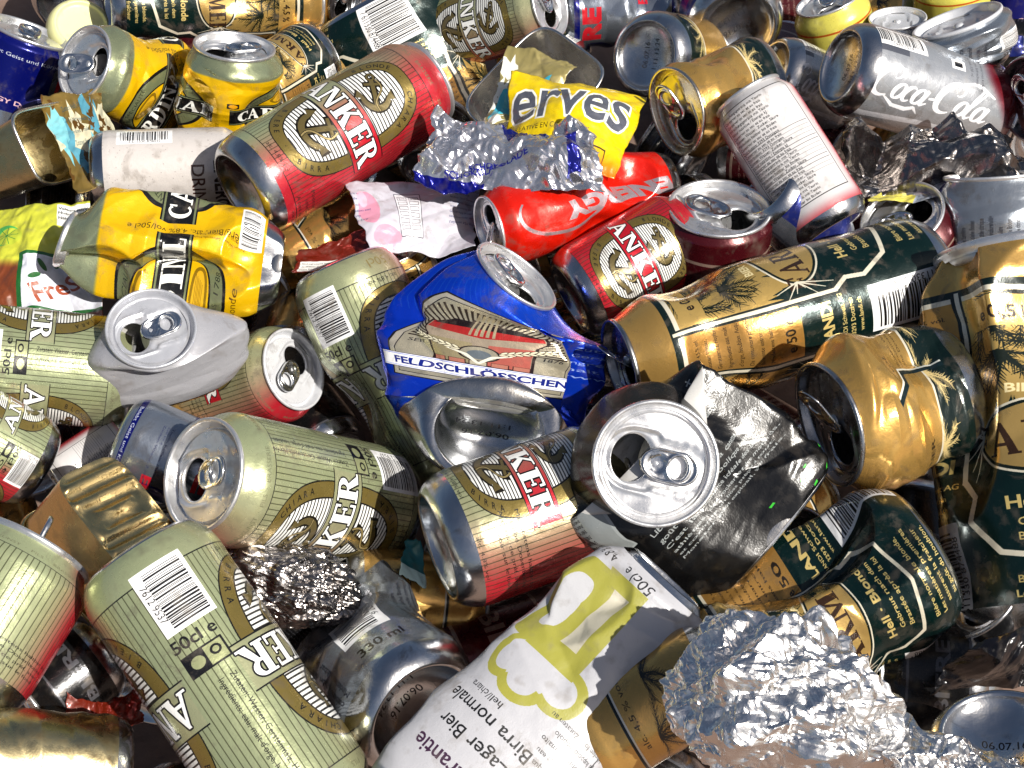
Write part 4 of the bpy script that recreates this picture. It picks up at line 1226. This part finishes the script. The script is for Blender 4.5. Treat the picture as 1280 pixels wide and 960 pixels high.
RUST = mat_metal("stained_gold_tin", (.60, .50, .27), .26, dirt=.6, dirtcol=(.22, .10, .03))
PALE = mat_metal("pale_yellow_plastic_lid", (.78, .77, .38), .4, 0.0)

# ------------------------------------------------------------------ ground
gm, nt, b, L_ = new_mat("brown_paving")
tc = nt.nodes.new("ShaderNodeTexCoord"); n1 = nt.nodes.new("ShaderNodeTexNoise"); n1.inputs["Scale"].default_value = 60; n1.inputs["Detail"].default_value = 8
L_(tc.outputs["Object"], n1.inputs["Vector"])
cr = nt.nodes.new("ShaderNodeValToRGB"); cr.color_ramp.elements[0].color = (.12, .075, .055, 1); cr.color_ramp.elements[1].color = (.26, .17, .13, 1)
L_(n1.outputs[0], cr.inputs[0]); L_(cr.outputs[0], b.inputs["Base Color"]); b.inputs["Roughness"].default_value = .8
bp = nt.nodes.new("ShaderNodeBump"); bp.inputs["Distance"].default_value = .002; L_(n1.outputs[0], bp.inputs["Height"]); L_(bp.outputs[0], b.inputs["Normal"])
g = 60.0
go = mesh_obj("ground", np.array([(-g, -g, 0), (g, -g, 0), (g, g, 0), (-g, g, 0)]), [np.array([[0, 1, 2, 3]])], gm)
tag(go, "brown paving under the heap of cans", None, kind='structure')

G_ANCH = "pale green beer cans with an anchor print"
G_YEL = "yellow beer cans"
G_FIR = "dark green and gold beer cans"
G_GOLD = "gold beer cans"

# ================================================================== the cans, one by one, from the top edge down
can("beer_can", "large red beer can with anchor emblems lying on the pile beside crumpled foil", "can", (300, 240), (530, 104), M['anchor_red'], 20, 68, .150, end='base', u0=.295, group=G_ANCH,
    dents=[(60, .3, .05, .5, .8)], facets=[(.008, 10, 7, 4)])
can("energy_can", "silver and dark blue energy drink can at the left border beside the pale yellow lid", "can", (36, 42), (-16, 200), M['bull'], 12, 58, .10, end='lid', lidr=.93, neck=.16, u0=.12, group="silver energy drink cans")
can("beer_can", "crushed yellow beer can with its opened silver top turned to the left", "can", (107, 79), (268, 142), M['yellow'], 28, 57, .140, u0=.33, lidrot=25, tabup=35, group=G_YEL,
    st=[(0, dict(rx=8)), (.3, dict(sx=1.02)), (.55, dict(sx=1.15, sy=.75, dx=.1)), (1, dict(sx=1.2, sy=.5))],
    dents=[(40, .62, .35, .7, .7), (-30, .75, .3, .6, .6, 1)], folds=[(.55, .35, .16, .35, 20, 1.6)], facets=[(.11, 6, 4, 3), (.03, 17, 11, 4)], nu=200, nv=150)
can("beer_can", "crumpled yellow beer can standing with its silver top up beside the red can", "can", (293, 60), (284, 190), M['yellow'], 20, 60, .15, u0=.03, lidrot=-70, group=G_YEL,
    st=[(0, {}), (.35, dict(sx=1.02)), (.6, dict(sx=1.12, sy=.85)), (1, dict(sx=1.1, sy=.6))], dents=[(35, .5, .3, .6, .6), (-40, .5, .3, .5, .7, 1)], facets=[(.11, 6, 4, 8), (.03, 17, 11, 9)], nu=200, nv=150)
can("beer_can", "dark green and gold beer can lying along the top edge behind the yellow cans", "can", (134, 4), (394, -2), M['fir'], 6, 50, .10, end='base', u0=.34, group=G_FIR, facets=[(.06, 8, 6, 12)], dents=[(0, .4, .15, .6, 1)])
can("beer_can", "dark green can with its silver rim pointing away, between yellow and red cans", "can", (402, 66), (318, 118), M['fir'], -28, 48, .105, end='base', u0=.2, group=G_FIR)
can("beer_can", "dark green beer can with white barcode, flattened, behind the big red can", "can", (464, 0), (566, 196), M['fir'], -5, 74, .095, end='base', zb=.08, u0=.09, group=G_FIR,
    st=[(0, dict(sx=1.1, sy=.7)), (.5, dict(sx=1.22, sy=.6)), (1, dict(sx=1.2, sy=.6))], facets=[(.05, 7, 6, 22)])
can("beer_can", "pale green anchor beer can at the top edge with its lid to the right", "can", (686, 6), (540, 44), M['anchor'], 30, 49, .115, u0=.25, lidrot=120, group=G_ANCH)
can("energy_can", "crushed silver energy can with blue and red print at the top edge", "can", (700, 14), (850, 6), M['bull'], 5, 44, .085, u0=.45, group="silver energy drink cans", facets=[(.10, 7, 6, 31)], dents=[(20, .7, .35, .8, .6, 1)])
can("drink_can", "shiny round can bottom facing up, left of the other round bottom", "can", (806, 69), (872, 78), M['gold_band'], 58, 57, .125, end='base', dome=.22)
can("beer_can", "brownish gold can with a dented opened lid facing the viewer beside the white can", "can", (845, 139), (965, 104), M['gold_band'], 38, 64, .155, u0=.8, lidrot=-80, lidmat=ALUG, group=G_GOLD, st=[(0, dict(sx=1.03, sy=.95)), (.25, dict(sx=.95, sy=.95)), (.6, dict(sx=1, sy=.7)), (1, dict(sx=1, sy=.6))],
    lidwarp=(80, .10), tabup=20, dents=[(80, .35, .3, .7, .7, 1), (-20, .6, .3, .7, .8)], facets=[(.06, 8, 6, 5)])
can("drink_can", "large round can bottom facing up at the top edge", "can", (922, 36), (905, 4), M['small'], 62, 64, .115, end='base', dome=.24)
can("cola_can", "silver can with white lettering half hidden behind the white text can", "can", (962, 88), (1052, 128), M['cola'], 30, 50, .11, end='base', u0=.30)
can("cola_can", "silver cola can with flowing white script lying on its side", "can", (1050, 82), (1242, 140), M['cola'], 30, 60, .150, end='base', u0=.27, dome=.2)
can("open_tin", "yellow and orange opened can standing at the top edge", "can", (1035, 2), (1062, 92), M['paleyellow'], 22, 48, .105, u0=.1)
can("drink_can", "flattened can seen with its pale lid edge on and its printed side folded", "can", (1197, 28), (1206, 100), M['small'], 14, 66, .145, u0=.2, hole=False, tab=False, lidmat=ALUW, st=[(0, dict(ry=8)), (.4, dict(sx=1.0, sy=.95)), (1, dict(sx=1.05, sy=.9))], Lr=.85, facets=[(.10, 11, 4, 3)], neck=.12)
can("drink_can", "white topped can behind the flattened can at the top right", "can", (1122, 24), (1120, 90), M['small'], 22, 42, .11, u0=.5, hole=False, tab=False, lidmat=ALUW)
can("drink_can", "yellow can standing behind the flattened can at the top right corner", "can", (1190, -30), (1192, 50), M['paleyellow'], 22, 48, .10, u0=.4)
can("energy_can", "blue can at the top right corner of the pile", "can", (1262, -30), (1262, 60), M['bull'], 22, 40, .10, u0=.1, group="silver energy drink cans")
can("drink_can", "can with an opened grey lid at the right edge beside the cola can", "can", (1288, 124), (1345, 112), M['dark'], 40, 64, .135, lidrot=-60, lidmat=ALUD, tabup=8)
can("drink_can", "white can printed with a table of small text leaning over the others", "can", (936, 122), (1042, 288), M['table'], -14, 53, .175, end='lid', u0=.26, facets=[(.012, 8, 5, 4)], st=[(0, {}), (.3, dict(sx=1.02, sy=.9)), (1, dict(sx=1.0, sy=.9))])
can("energy_can", "bright red dented energy drink can with grey lettering printed upside down", "can", (613, 286), (838, 226), M['red'], 22, 50, .138, u0=.32, lidrot=100, tabup=30, group=None,
    st=[(0, {}), (.3, dict(sy=.95)), (.6, dict(sx=1.02, sy=.8, dx=.12)), (1, dict(sx=.85, sy=.7))], dents=[(20, .72, .5, .8, .8, 2), (-50, .5, .25, .6, .8)], facets=[(.07, 6, 5, 14), (.02, 15, 10, 15)], nu=200, nv=150)
can("beer_can", "red beer can with its silver base to the left, under the green and gold can", "can", (712, 374), (862, 290), M['anchor_red'], 12, 62, .112, end='base', u0=.77, group=G_ANCH)
can("energy_can", "slim energy can standing upright with its opened silver lid up", "can", (899, 262), (884, 400), M['maroon'], 33, 69, .150, u0=.3, lidr=.93, lidrot=75, neck=.18, tabup=6)
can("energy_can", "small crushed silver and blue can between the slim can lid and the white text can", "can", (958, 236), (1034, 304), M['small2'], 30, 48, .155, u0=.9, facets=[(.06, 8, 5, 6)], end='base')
can("drink_can", "can with an opened lid seen behind the crumpled silver text can", "can", (1128, 272), (1165, 340), M['maroon'], 46, 64, .118, lidrot=100, tabup=15, lidmat=ALU2)
can("drink_can", "crumpled silver can covered in small dark text at the right edge", "can", (1236, 222), (1238, 350), M['small'], 8, 62, .140, u0=.12, hole=False, tab=False, st=[(0, dict(sx=1.05, sy=.5)), (.4, dict(sx=1.1, sy=.75)), (1, dict(sx=1.05, sy=.8))], facets=[(.06, 8, 6, 9)], dents=[(-70, .5, .3, .6, .9, 1)])
can("energy_can", "white can with dark vertical lettering behind the crumpled yellow can", "can", (116, 214), (300, 208), M['drink'], -6, 50, .125, end='base', u0=.22)
can("beer_can", "crumpled yellow beer can with white barcode lying over the grey opened can", "can", (84, 300), (352, 336), M['yellow'], -8, 70, .158, u0=.40, group=G_YEL, lidrot=0,
    st=[(0, dict(sx=.62, sy=.6, ry=-14, tw=18)), (.2, dict(sx=1.0, sy=.72, tw=10)), (.55, dict(sx=1.06, sy=.7)), (.8, dict(sx=.98, sy=.7)), (1, dict(sx=.75, sy=.5))],
    dents=[(-32, .17, .7, .70, .75, 2), (-22, .56, .75, .55, 1.15, 2), (50, .45, .3, .6, 1.2, 2), (10, .85, .4, .7, .5, 2)], folds=[(.37, .1, -.10, .25, 0, 1.3)], facets=[(.10, 6, 4, 13), (.035, 15, 11, 14)], nu=200, nv=150)
can("drink_can", "pale grey crushed can with its opened lid facing the viewer", "can", (187, 404), (206, 470), M['grey'], 36, 66, .162, lidrot=-82, lidmat=ALUS, tabup=6, u0=.2, flap=70, nu=200, nv=120,
    st=[(0, dict(rx=26, ry=-4, dy=.2)), (.34, dict(sx=1.55, sy=.62, dx=.20)), (.7, dict(sx=1.5, sy=.6, dx=.2)), (1, dict(sx=1.35, sy=.55, dx=.15))], Lr=1.75, facets=[(.06, 7, 3, 19), (.025, 17, 6, 20)], zb=.1)
can("beer_can", "pale green anchor can lying level at the left border with ingredients text", "can", (160, 468), (-70, 446), M['anchor'], -3, 70, .118, u0=1.02, group=G_ANCH)
can("beer_can", "bent pale green anchor can with barcode tucked under the blue can", "can", (424, 330), (548, 606), M['anchor'], -6, 70, .135, end='base', u0=.885, zb=.06, group=G_ANCH,
    st=[(0, dict(sx=.45, sy=.5)), (.3, dict(sx=.75, sy=.75)), (.6, dict(sx=1.0)), (1, {})], facets=[(.03, 8, 6, 8)], dents=[(70, .45, .35, .8, 1.0)])
can("beer_can", "pale green can with a bright opened lid below the barcode of a bent can", "can", (366, 462), (250, 500), M['anchor_plain'], 42, 62, .100, u0=.52, lidrot=-150, group=G_ANCH, lidmat=ALUW)
can("beer_can", "blue beer can with a castle emblem, folded so its base faces the viewer", "can", (636, 346), (602, 562), M['blue'], 4, 72, .172, u0=.515, lidrot=60, tabup=2, group=None, vr=(-.22, .90), lidr=.82, dome=.2,
    st=[(0, dict(sx=1.02, sy=.9, rx=20, ry=-30, dx=.12, dy=-.1)), (.33, dict(sx=1.98, sy=.42, dx=-.08, dy=.22)), (.42, dict(sx=1.95, sy=.42, dx=-.08, dy=.24)), (.72, dict(sx=1.80, sy=.46, dy=.2)), (.86, dict(sx=1.55, sy=.7, rx=-40, dy=.25, dz=-.08)), (1, dict(sx=1.30, sy=1.12, rx=-118, dy=1.0, dz=-.46, dx=.1))],
    folds=[(.26, -.16, .18, .26, -10, 1.7), (.45, 1.6, .22, .5, 62, .7), (.30, 1.2, .15, .4, -60, .8)], dents=[(66, .5, .35, .4, 1.2, 2)], facets=[(.09, 5, 4, 43), (.025, 15, 11, 42)], nu=200, nv=150)
can("energy_can", "slim silver energy can with a blue lettered band behind the opened anchor can", "can", (152, 545), (300, 606), M['bull'], -8, 58, .135, end='base', zb=.10, u0=.37, group="silver energy drink cans")
can("beer_can", "pale green anchor can whose opened lid faces left, in front of the slim silver can", "can", (256, 594), (484, 636), M['anchor'], 40, 86, .165, u0=.88, lidrot=-165, tabup=14, group=G_ANCH)
can("beer_can", "red anchor can at the left border with its silver base to the right", "can", (50, 585), (-80, 515), M['anchor_red'], -14, 60, .115, end='base', u0=.02, group=G_ANCH)
can("beer_can", "pale green can in the lower left corner, seen from behind its raised pull tab", "can", (40, 690), (-70, 860), M['anchor_bare'], -12, 92, .165, u0=.50, lidrot=-90, tabup=95, group=G_ANCH)
can("beer_can", "large pale green anchor can with barcode in the lower left foreground", "can", (172, 692), (398, 1030), M['anchor'], -10, 93, .175, end='base', u0=.0, zb=.06, group=G_ANCH, facets=[(.006, 9, 6, 5)])
can("drink_can", "dull yellowish can deep in shadow left of the red and cream can", "can", (428, 742), (600, 752), M['gold'], 5, 60, .075, end='base', u0=.05, group=G_GOLD, lidmat=ALUD, basemat=ALUD)
can("drink_can", "crushed silver can with black print and barcode, its hollow round base to the front", "can", (530, 896), (392, 764), M['small'], 44, 96, .120, end='base', u0=.35, dome=.55, st=[(0, dict(sx=1.3, sy=.15)), (.25, dict(sx=1.15, sy=.4)), (.6, dict(sx=.98, sy=.9)), (1, {})], facets=[(.08, 8, 6, 7)], dents=[(10, .35, .3, .6, .8, 2)], hole=False, tab=False)
can("beer_can", "red and cream anchor can with silver base to the left, beside the black can", "can", (546, 684), (770, 606), M['anchor_plain'], 10, 90, .132, end='base', u0=.51, group=G_ANCH)
can("energy_can", "crushed black energy can with its opened bright lid facing the viewer", "can", (812, 573), (952, 690), M['black'], 12, 84, .178, zb=.05, u0=.70, lidrot=-145, tabup=3, lidmat=ALU2, flap=60, lidr=.92, neck=.25, nu=200, nv=150,
    st=[(0, dict(rx=84, ry=-8, dy=.55)), (.10, dict(rx=70, dy=.0, dz=-.46, sx=1.10, sy=.94)), (.24, dict(sx=1.62, sy=.5, dx=.05, dy=-.2, dz=-.85, rx=15)), (.6, dict(sx=1.70, sy=.34, dx=.2, dy=-.1, dz=-.1)), (1, dict(sx=1.55, sy=.3, dx=.3))],
    facets=[(.09, 6, 5, 17), (.035, 17, 12, 18)], dents=[(50, .45, .3, .5, .7, 2), (5, .7, .35, .5, 1, 2)], folds=[(.5, .5, .2, .3, 10, 1.3)], lidwarp=(40, .05))
can("beer_can", "white lager can with a green beer mug picture in the foreground", "can", (834, 722), (520, 1062), M['lager'], -14, 90, .160, end='base', zb=.10, u0=.22, group=None,
    st=[(0, dict(sx=1.15, sy=.5)), (.4, dict(sx=1.16, sy=.42)), (.8, dict(sx=1.08, sy=.45)), (.93, dict(sx=.98, sy=.35, rx=-12)), (1, dict(sx=.78, sy=.22, rx=-25))], folds=[(.66, .35, .22, .5, 45, 1.1), (.9, -.3, .25, .35, -20, 1.2)], facets=[(.10, 5, 4, 24), (.03, 13, 10, 21)], nu=200, nv=150, dents=[(40, .8, .35, .6, .8, 2)])
can("beer_can", "gold can with alcohol print under the white can beside the foil ball", "can", (728, 925), (905, 830), M['gold'], -6, 70, .125, u0=.30, group=G_GOLD, st=[(0, {}), (.2, dict(sx=.98)), (1, dict(sx=.9, sy=.9))], facets=[(.05, 7, 5, 9)])
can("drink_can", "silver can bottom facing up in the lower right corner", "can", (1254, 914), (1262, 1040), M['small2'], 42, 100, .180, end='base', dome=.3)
can("beer_can", "dented dark green can with gold writing in front of the black rimmed can", "can", (1158, 684), (885, 842), M['fir'], -12, 100, .150, end='base', zb=.08, u0=.36, group=G_FIR,
    st=[(0, {}), (.5, dict(sx=.98, sy=.9)), (1, {})], dents=[(48, .50, .62, .7, 1.1, 2), (15, .72, .3, .5, .7, 2), (70, .25, .35, .5, .8, 2)], facets=[(.10, 6, 5, 26), (.03, 16, 12, 27)], nu=200, nv=150)
can("drink_can", "can with a blackened open end behind the dented dark green can", "can", (972, 690), (1030, 790), M['dark'], 46, 78, .115, hole=None, tab=False, lidmat=ALUD, lidr=.92, neck=.2)
can("beer_can", "plain gold can with a squashed opened lid facing left", "can", (1036, 530), (1205, 478), M['gold_band'], 26, 92, .176, u0=.44, lidrot=-100, lidmat=ALUD, tabup=30, group=G_GOLD,
    st=[(0, dict(sx=1.03, sy=1)), (.3, dict(sx=1.05, sy=.95)), (.6, dict(sx=1.0, sy=.7)), (1, dict(sx=.9, sy=.6))], lidwarp=(90, .08), dents=[(40, .6, .35, .6, .8, 1)], facets=[(.10, 6, 5, 33), (.03, 15, 11, 34)], nu=200, nv=150)
can("beer_can", "large gold and dark green can with fir branches standing at the right border", "can", (1268, 318), (1335, 800), M['fir'], -16, 122, .195, u0=.29, group=G_FIR, hole=True,
    st=[(0, dict(sx=.95, sy=.7)), (.15, dict(sx=1.02, sy=.75)), (.5, dict(sx=1.05, sy=.75)), (1, dict(sx=1.05, sy=.75))], dents=[(14, .24, .45, .6, .9, 2), (-45, .3, .3, .5, 1.6, 2)], facets=[(.07, 6, 5, 44), (.025, 15, 11, 45)], nu=200, nv=150)
can("beer_can", "long dark green and gold can with fir print and barcode lying across the middle right", "can", (778, 453), (1164, 340), M['fir'], 18, 80, .155, u0=.125, lidr=.70, lidrot=-120, tabup=40, lidmat=ALUD, group=G_FIR,
    st=[(0, {}), (.2, dict(sx=.86, sy=.9, dx=.05)), (.4, dict(sx=1.03)), (1, {})], dents=[(75, .22, .22, .6, .7, 1), (-10, .22, .10, .5, .5, 1)], facets=[(.022, 8, 7, 15)], neck=.8)
can("drink_can", "dark can with a round silver rim below the gold can at the right", "can", (1212, 742), (1262, 800), M['dark'], 44, 76, .122, lidmat=ALUD, hole=True, tab=False, lidr=.92, neck=.2)
can("energy_can", "black energy can in deep shadow at the lower right", "can", (1100, 840), (1230, 850), M['dark'], 4, 62, .10, u0=.25)

# ------------------------------------------------------------------ tins and trays
r_, Mx, hw, hh, LL = tray("pet_food_tray", "opened oblong metal tray with ribbed bottom and torn yellow foil cover", "tray", (668, 112), (690, 170), 76, 60, TIN, TIN, 58, .125, roll=-28, ribs=5)
tray("sardine_tin", "opened oblong gold tin with stained rim at the left border", "tin", (72, 178), (-10, 215), 78, 46, RUST, TIN, 30, .13, roll=95, ribs=3)
tray("sardine_tin", "gold ribbed oblong tin lying under the lower left cans", "tin", (120, 700), (150, 640), 92, 58, GOLDTIN, GOLDTIN, -55, .115, roll=-32, ribs=6, ribmat=GOLDTIN)
can("drink_can", "dull gold can at the bottom left corner", "can", (158, 962), (-50, 948), RUST, -10, 64, .125, end='base', u0=.1, vr=(.45, 1), facets=[(.08, 7, 5, 61)])

# ------------------------------------------------------------------ foil
foil_ball("foil_ball", "big ball of crumpled aluminium foil in the foreground", "foil", (960, 890), 130, 118, 86, .185, FOIL, 3, rot=-14)
foil_ball("foil_ball", "dark crumpled foil lump between the lower cans", "foil", (352, 728), 88, 52, 44, .11, FOILD, 5, rot=-12)

# ------------------------------------------------------------------ wrappers, scraps and small pieces
W = {k: mat_print(art_wrap(k), rr) for k, rr in (('serves', .25), ('dog', .4), ('paper', .5), ('choc', .16), ('pouch', .35), ('carton', .35), ('black', .2), ('redwrap', .28), ('yellowflap', .3), ('teal', .4))}
bpy.data.objects.remove(_txtobj)
sheet("foil_cover", "yellow peeled foil cover with grey lettering bulging out of the tray", "foil cover", [(626, 200, .150), (768, 224, .150), (812, 116, .150), (640, 98, .155)], W['serves'], amp=5, cells=(5, 4), seed=3, bulge=40, fine=.8)
sheet("paper_label", "torn paper label with a turquoise patch and small dog badge in the tray", "label", [(598, 168, .150), (668, 138, .150), (722, 92, .140), (636, 58, .145)], W['dog'], amp=8, cells=(5, 5), seed=7, bulge=4)
sheet("paper_label", "torn turquoise paper scraps stuck to the stained gold tin", "label", [(100, 244, .132), (166, 214, .135), (122, 112, .135), (48, 122, .135)], W['paper'], amp=3, cells=(4, 4), seed=11, ragged=4, bulge=-6)
sheet("foil_wrapper", "crumpled silver and blue foil wrapper below the tray", "wrapper", [(512, 224, .160), (752, 236, .165), (738, 160, .165), (548, 148, .165)], W['choc'], n=(190, 110), amp=14, cells=(8, 5), seed=4, fine=3.4, fcells=(19, 11), ragged=6, bulge=12)
sheet("snack_pouch", "white pouch with pink blots and a nutrition table beside the red can", "pouch", [(462, 314, .135), (592, 310, .125), (602, 230, .125), (430, 232, .14)], W['pouch'], amp=5, cells=(6, 4), seed=6, bulge=10, fine=.6)
sheet("carton", "yellow green drink carton with a leafy white label at the left border", "carton", [(-30, 400, .120), (128, 398, .120), (112, 248, .135), (-30, 268, .135)], W['carton'], amp=6, cells=(5, 5), seed=8, bulge=20)
sheet("metal_scrap", "dark scorched crumpled sheet of foil below the cola can", "foil", [(1046, 236, .120), (1275, 258, .120), (1262, 160, .125), (1052, 172, .130)], FOILD, n=(200, 120), amp=19, cells=(6, 4), seed=10, fine=2.2, fcells=(13, 8), bulge=14, ragged=8)
sheet("plastic_film", "creased black film above the silver can bottom at the lower right", "film", [(1172, 872, .145), (1310, 862, .145), (1310, 766, .165), (1210, 800, .160)], W['black'], amp=16, cells=(4, 3), seed=12, bulge=30)
sheet("wrapper", "red and orange wrapper with small print beneath the crumpled yellow can", "wrapper", [(366, 345, .125), (486, 325, .125), (468, 286, .125), (372, 312, .125)], W['redwrap'], amp=4, cells=(5, 3), seed=13)
sheet("wrapper", "red wrapper deep in shade by the large barcode can", "wrapper", [(66, 922, .12), (178, 900, .12), (172, 858, .115), (86, 872, .115)], W['redwrap'], amp=7, cells=(5, 3), seed=14)
sheet("wrapper", "pale yellow and blue flap beside the opened lid at the right", "wrapper", [(1084, 246, .125), (1200, 252, .125), (1192, 232, .120), (1112, 228, .120)], W['yellowflap'], amp=4, cells=(4, 3), seed=15)
sheet("scrap", "small teal scrap beside the silver base of the red and cream can", "scrap", [(500, 720, .10), (534, 738, .10), (528, 676, .10), (508, 672, .10)], W['teal'], amp=3, cells=(3, 3), seed=16, n=(20, 20))
sheet("foil_sheet", "crumpled sheet of bright foil in front of the silver can bottom at the lower right", "foil", [(1092, 1000, .172), (1296, 1010, .176), (1284, 948, .196), (1112, 884, .184)], FOIL, n=(200, 120), amp=16, cells=(7, 5), seed=31, bulge=22, fine=5, fcells=(20, 12), ragged=10)
can("jar", "pale yellow round lid behind the silver and blue can at the top left", "jar lid", (102, 30), (96, 60), PALE, 60, 42, .085, end='base', basemat=PALE, dome=.04)
can("beer_can", "gold can squashed beneath the big red can and yellow can", "can", (346, 334), (474, 262), M['gold'], 4, 40, .090, u0=.3, group=G_GOLD, facets=[(.08, 8, 6, 51)])
can("energy_can", "small white and red can poking out left of the gold ribbed tin", "can", (70, 600), (160, 540), M['table'], 5, 34, .095, u0=.3)
can("drink_can", "black can with grey lettering in the shade at the lower left", "can", (40, 880), (130, 812), M['dark'], 5, 60, .10, u0=.25)
can("beer_can", "dark green can under the blue castle can and white pouch", "can", (492, 318), (520, 400), M['fir'], 20, 42, .105, u0=.9, group=G_FIR)

# ------------------------------------------------------------------ the layer below, seen only in the gaps
def copy_tree(o, parent=None, Mw=None):
    c = o.copy(); COL.objects.link(c); c.parent = parent
    if Mw is not None: c.matrix_world = Mw
    for ch in o.children: copy_tree(ch, c)
    return c
protos = [o for o in COL.objects if o.parent is None and o.get('label') in (  # darker prints only: their colour stands in for shade in the gaps
        "dark green can with its silver rim pointing away, between yellow and red cans",
    "dull yellowish can deep in shadow left of the red and cream can", "slim energy can standing upright with its opened silver lid up",
    "can with an opened grey lid at the right edge beside the cola can", "black energy can in deep shadow at the lower right")]
rr = random.Random(12)
SEEN = {11, 14, 20, 21, 22, 28, 29, 31, 33, 34, 37, 38, 39, 41, 42, 43, 47, 48, 50, 56, 59, 60, 61, 62, 66, 67, 68, 69, 71, 72, 73, 74, 76, 77, 78, 80, 82, 84, 86, 88, 92, 93}   # those that show in the gaps
KINDW = [("dark green", "dark green"), ("dull yellowish", "dull gold"), ("slim energy", "maroon"), ("opened grey lid", "dark grey"), ("black energy", "black")]
uppers = [o for o in COL.objects if o.parent is None and o.get('label') and o.get('kind') is None and o.type in ('EMPTY', 'MESH')]
used = set()
def beside(pos, word):
    for o in sorted(uppers, key=lambda q: ((q.matrix_world.translation - pos).xy).length):
        ws = o['label'].replace(',', '').split()[:8]
        while ws[-1] in ('with', 'a', 'the', 'its', 'and', 'in', 'at', 'of', 'under', 'behind', 'beside', 'to', 'on', 'from', 'by', 'out', 'over', 'below', 'between', 'along', 'left', 'lying', 'faces', 'silver', 'white', 'big', 'opened', 'pointing'): ws.pop()
        s = "deep %s can in the gap beside the %s" % (word, " ".join(ws[:16 - 8 - word.count(' ')]))
        if s not in used:
            used.add(s)
            return s
k = 0
y = -.30
while y < .62:
    hw_ = .30 + .10 * (y + .3)
    x = -hw_ - .04
    while x < hw_ + .05:
        pr = protos[k % len(protos)]
        a = rr.uniform(0, 2 * PI); el = rr.uniform(-.25, .25)
        d = Vector((math.cos(a) * math.cos(el), math.sin(a) * math.cos(el), math.sin(el)))
        up = Vector((0, 0, 1)); yv = (up - d * up.dot(d)).normalized(); xv = yv.cross(d)
        ro = Matrix((xv, yv, d)).transposed().to_4x4() @ Matrix.Rotation(rr.uniform(0, 6.28), 4, 'Z')
        ro.translation = Vector((x + rr.uniform(-.012, .012), y + rr.uniform(-.012, .012), .045 + rr.uniform(-.008, .016)))
        if k in SEEN:
            c = copy_tree(pr, None, ro)
            c['group'] = "cans lying deep in the gaps under the upper cans"
            c['label'] = beside(ro.translation, next(w for s, w in KINDW if s in pr['label']))
        k += 1
        x += .085
    y += .08

can("drink_can", "dull black can wedged under the foil ball and silver can bottom", "can", (1090, 900), (1230, 830), M['dark'], 4, 64, .085, u0=.1)
sheet("can_side", "torn can side with dense print folded under the flattened can at the top right", "scrap", [(1150, 62, .125), (1290, 74, .125), (1290, 46, .135), (1160, 42, .135)], M['small'], amp=5, cells=(6, 2), seed=21, n=(60, 24))
